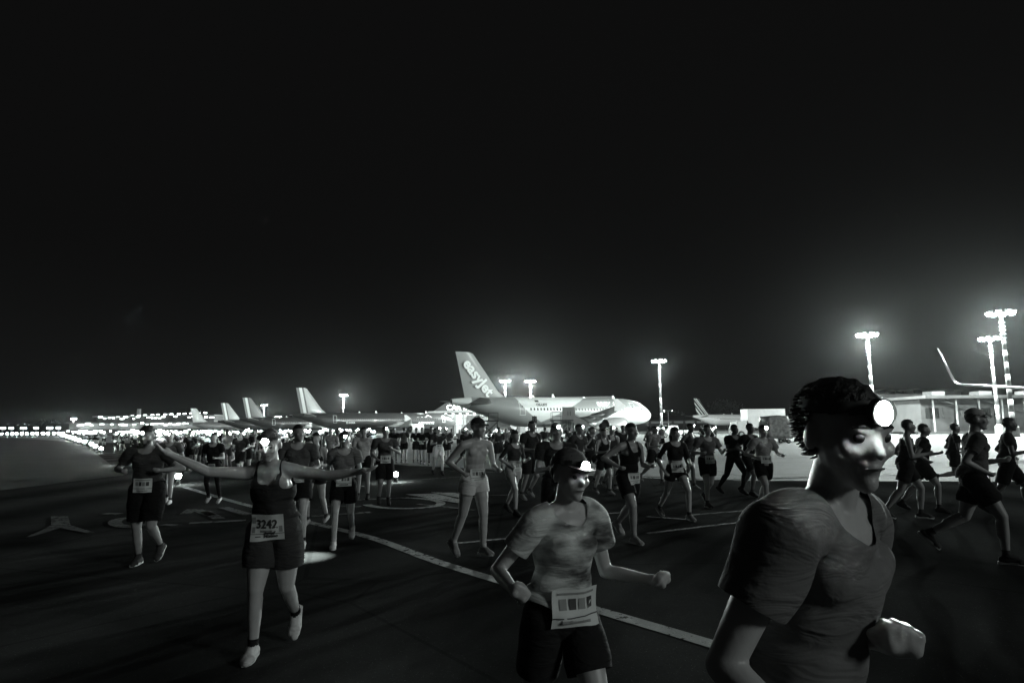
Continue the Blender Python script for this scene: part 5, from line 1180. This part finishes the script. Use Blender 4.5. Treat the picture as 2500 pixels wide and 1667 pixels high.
# --- far crowd: individuals copied from a few built figures
def crowd_base(i):
    rd = random.Random(100 + i); fem = rd.random() < .4
    pose = run_pose(rd.uniform(0, 6.28), rd.uniform(.5, .9), rd.uniform(.04, .14)); H = rd.uniform(1.62, 1.84)
    g, J = make_rig(H, pose, fem); V, F = rig_mesh(g); z = V[:, 2].min(); V[:, 2] -= z; dz = Vector((0, 0, -z))
    g.b = [(a, p + dz, q + dz, r0, r1, M) for a, p, q, r0, r1, M in g.b]
    V, N, Q = remesh(V, F, .032, 2); pid = classify(V, g); k = J['k']
    loc = (V - np.array(J['pelvis'] + dz)) @ np.array(J['T'].inverted()).T / k; hl = (V - np.array(J['headc'] + dz)) @ np.array(J['Hm'].inverted()).T / J['hk']
    tL, tR = par(V, J['hipL'] + dz, J['kneeL'] + dz), par(V, J['hipR'] + dz, J['kneeR'] + dz); lim = rd.choice((.45, .65, .85))
    vm = np.zeros(len(V), int)
    vm[is_p(pid, 'torso') & (loc[:, 2] > .04)] = 1; vm[is_p(pid, 'uarmL') & (par(V, J['shL'] + dz, J['elbL'] + dz) < .5)] = 1; vm[is_p(pid, 'uarmR') & (par(V, J['shR'] + dz, J['elbR'] + dz) < .5)] = 1
    vm[is_p(pid, 'torso') & (loc[:, 2] <= .04)] = 2; vm[is_p(pid, 'thighL') & (tL < lim)] = 2; vm[is_p(pid, 'thighR') & (tR < lim)] = 2
    vm[is_p(pid, 'footL', 'footR')] = 3; vm[is_p(pid, 'head') & ((hl[:, 2] > .05) | (hl[:, 1] > .03))] = 4
    bibm = is_p(pid, 'torso') & (np.abs(loc[:, 0]) < .10) & (loc[:, 2] > .0) & (loc[:, 2] < .14) & (loc[:, 1] < -.03)
    if rd.random() < .6: vm[bibm] = 5
    V = V + N * np.where((vm == 1) | (vm == 2), .012, 0)[:, None]
    me = np_mesh('person', V, Q); fm = np.max(vm[Q], axis=1)
    for m in (SKIN[rd.choice('lmmd')], cloth(rd.choice((.02, .03, .05, .09, .2, .45))), cloth(rd.choice((.012, .02, .04))), cloth(rd.choice((.05, .3, .7))), M_HAIRD, M_BIB): me.materials.append(m)
    me.polygons.foreach_set('material_index', fm.astype(np.int32)); me.update()
    return me, J['headc'] + dz + J['Hm'] @ Vector((0, -.12, .06)) * J['hk']
BASES = [crowd_base(i) for i in range(14)]
lampm = MB().sphere((0, 0, 0), (.05, .04, .04), 8, 5).mesh('headlamp', M_HLAMPF, True)
rd = random.Random(11); n_c = 0
CROWD = []
def chain_x(Y): return -11.0 - .715 * (Y - 21.6)
while len(CROWD) < 250:
    Y = 27 + 150 * rd.random() ** 1.25
    xl = chain_x(Y) + 1.0 + .01 * Y; xr = -5.5 - (Y - 27) * .22 if Y > 34 else -7.5
    if xr <= xl: continue
    X = xl + (xr - xl) * rd.random() ** 1.1
    if any((X - a) ** 2 + (Y - b) ** 2 < .55 ** 2 for a, b in CROWD): continue
    CROWD.append((X, Y))
for _ in range(26):
    Y = rd.uniform(40, 66); X = rd.uniform(-.10, .33) * Y
    CROWD.append((X, Y))
for _ in range(18):
    Y = rd.uniform(25, 40); X = rd.uniform(-.09, .24) * Y
    CROWD.append((X, Y))
for (X, Y) in CROWD:
    me, lp = rd.choice(BASES); right = X > -.11 * Y
    o = link('person', me, None, (X, Y, 0), R(rd.uniform(-5, 28) + (25 if right else 0))); s_ = rd.uniform(.95, 1.05); o.scale = (s_,) * 3
    if right: tag(o, 'small far runner on the pale apron between the airliner and the front group', 'person', 'far runners on the pale apron')
    else: tag(o, 'runner in the dense lamp lit crowd on the left', 'person', 'far crowd of runners on the left')
    if rd.random() < (.25 if right else .82):
        q = link('headlamp', lampm, o); q.location = lp
# ------------------------------------------------------------------ night air
HAZE, HAZE_G = 0.00003, .90
hz = MB().box((0, 630, 8.3), (2400, 1400, 18.6)).build('haze', bpy.data.materials.new('night_haze')); tag(hz, kind='stuff')
hm = hz.data.materials[0]; hm.use_nodes = True; ht = hm.node_tree; ht.nodes.clear()
ho = ht.nodes.new('ShaderNodeOutputMaterial'); hv = ht.nodes.new('ShaderNodeVolumePrincipled')
hv.inputs['Color'].default_value = (.93, .97, .95, 1); hv.inputs['Density'].default_value = HAZE; hv.inputs['Anisotropy'].default_value = HAZE_G
ht.links.new(hv.outputs[0], ho.inputs['Volume'])
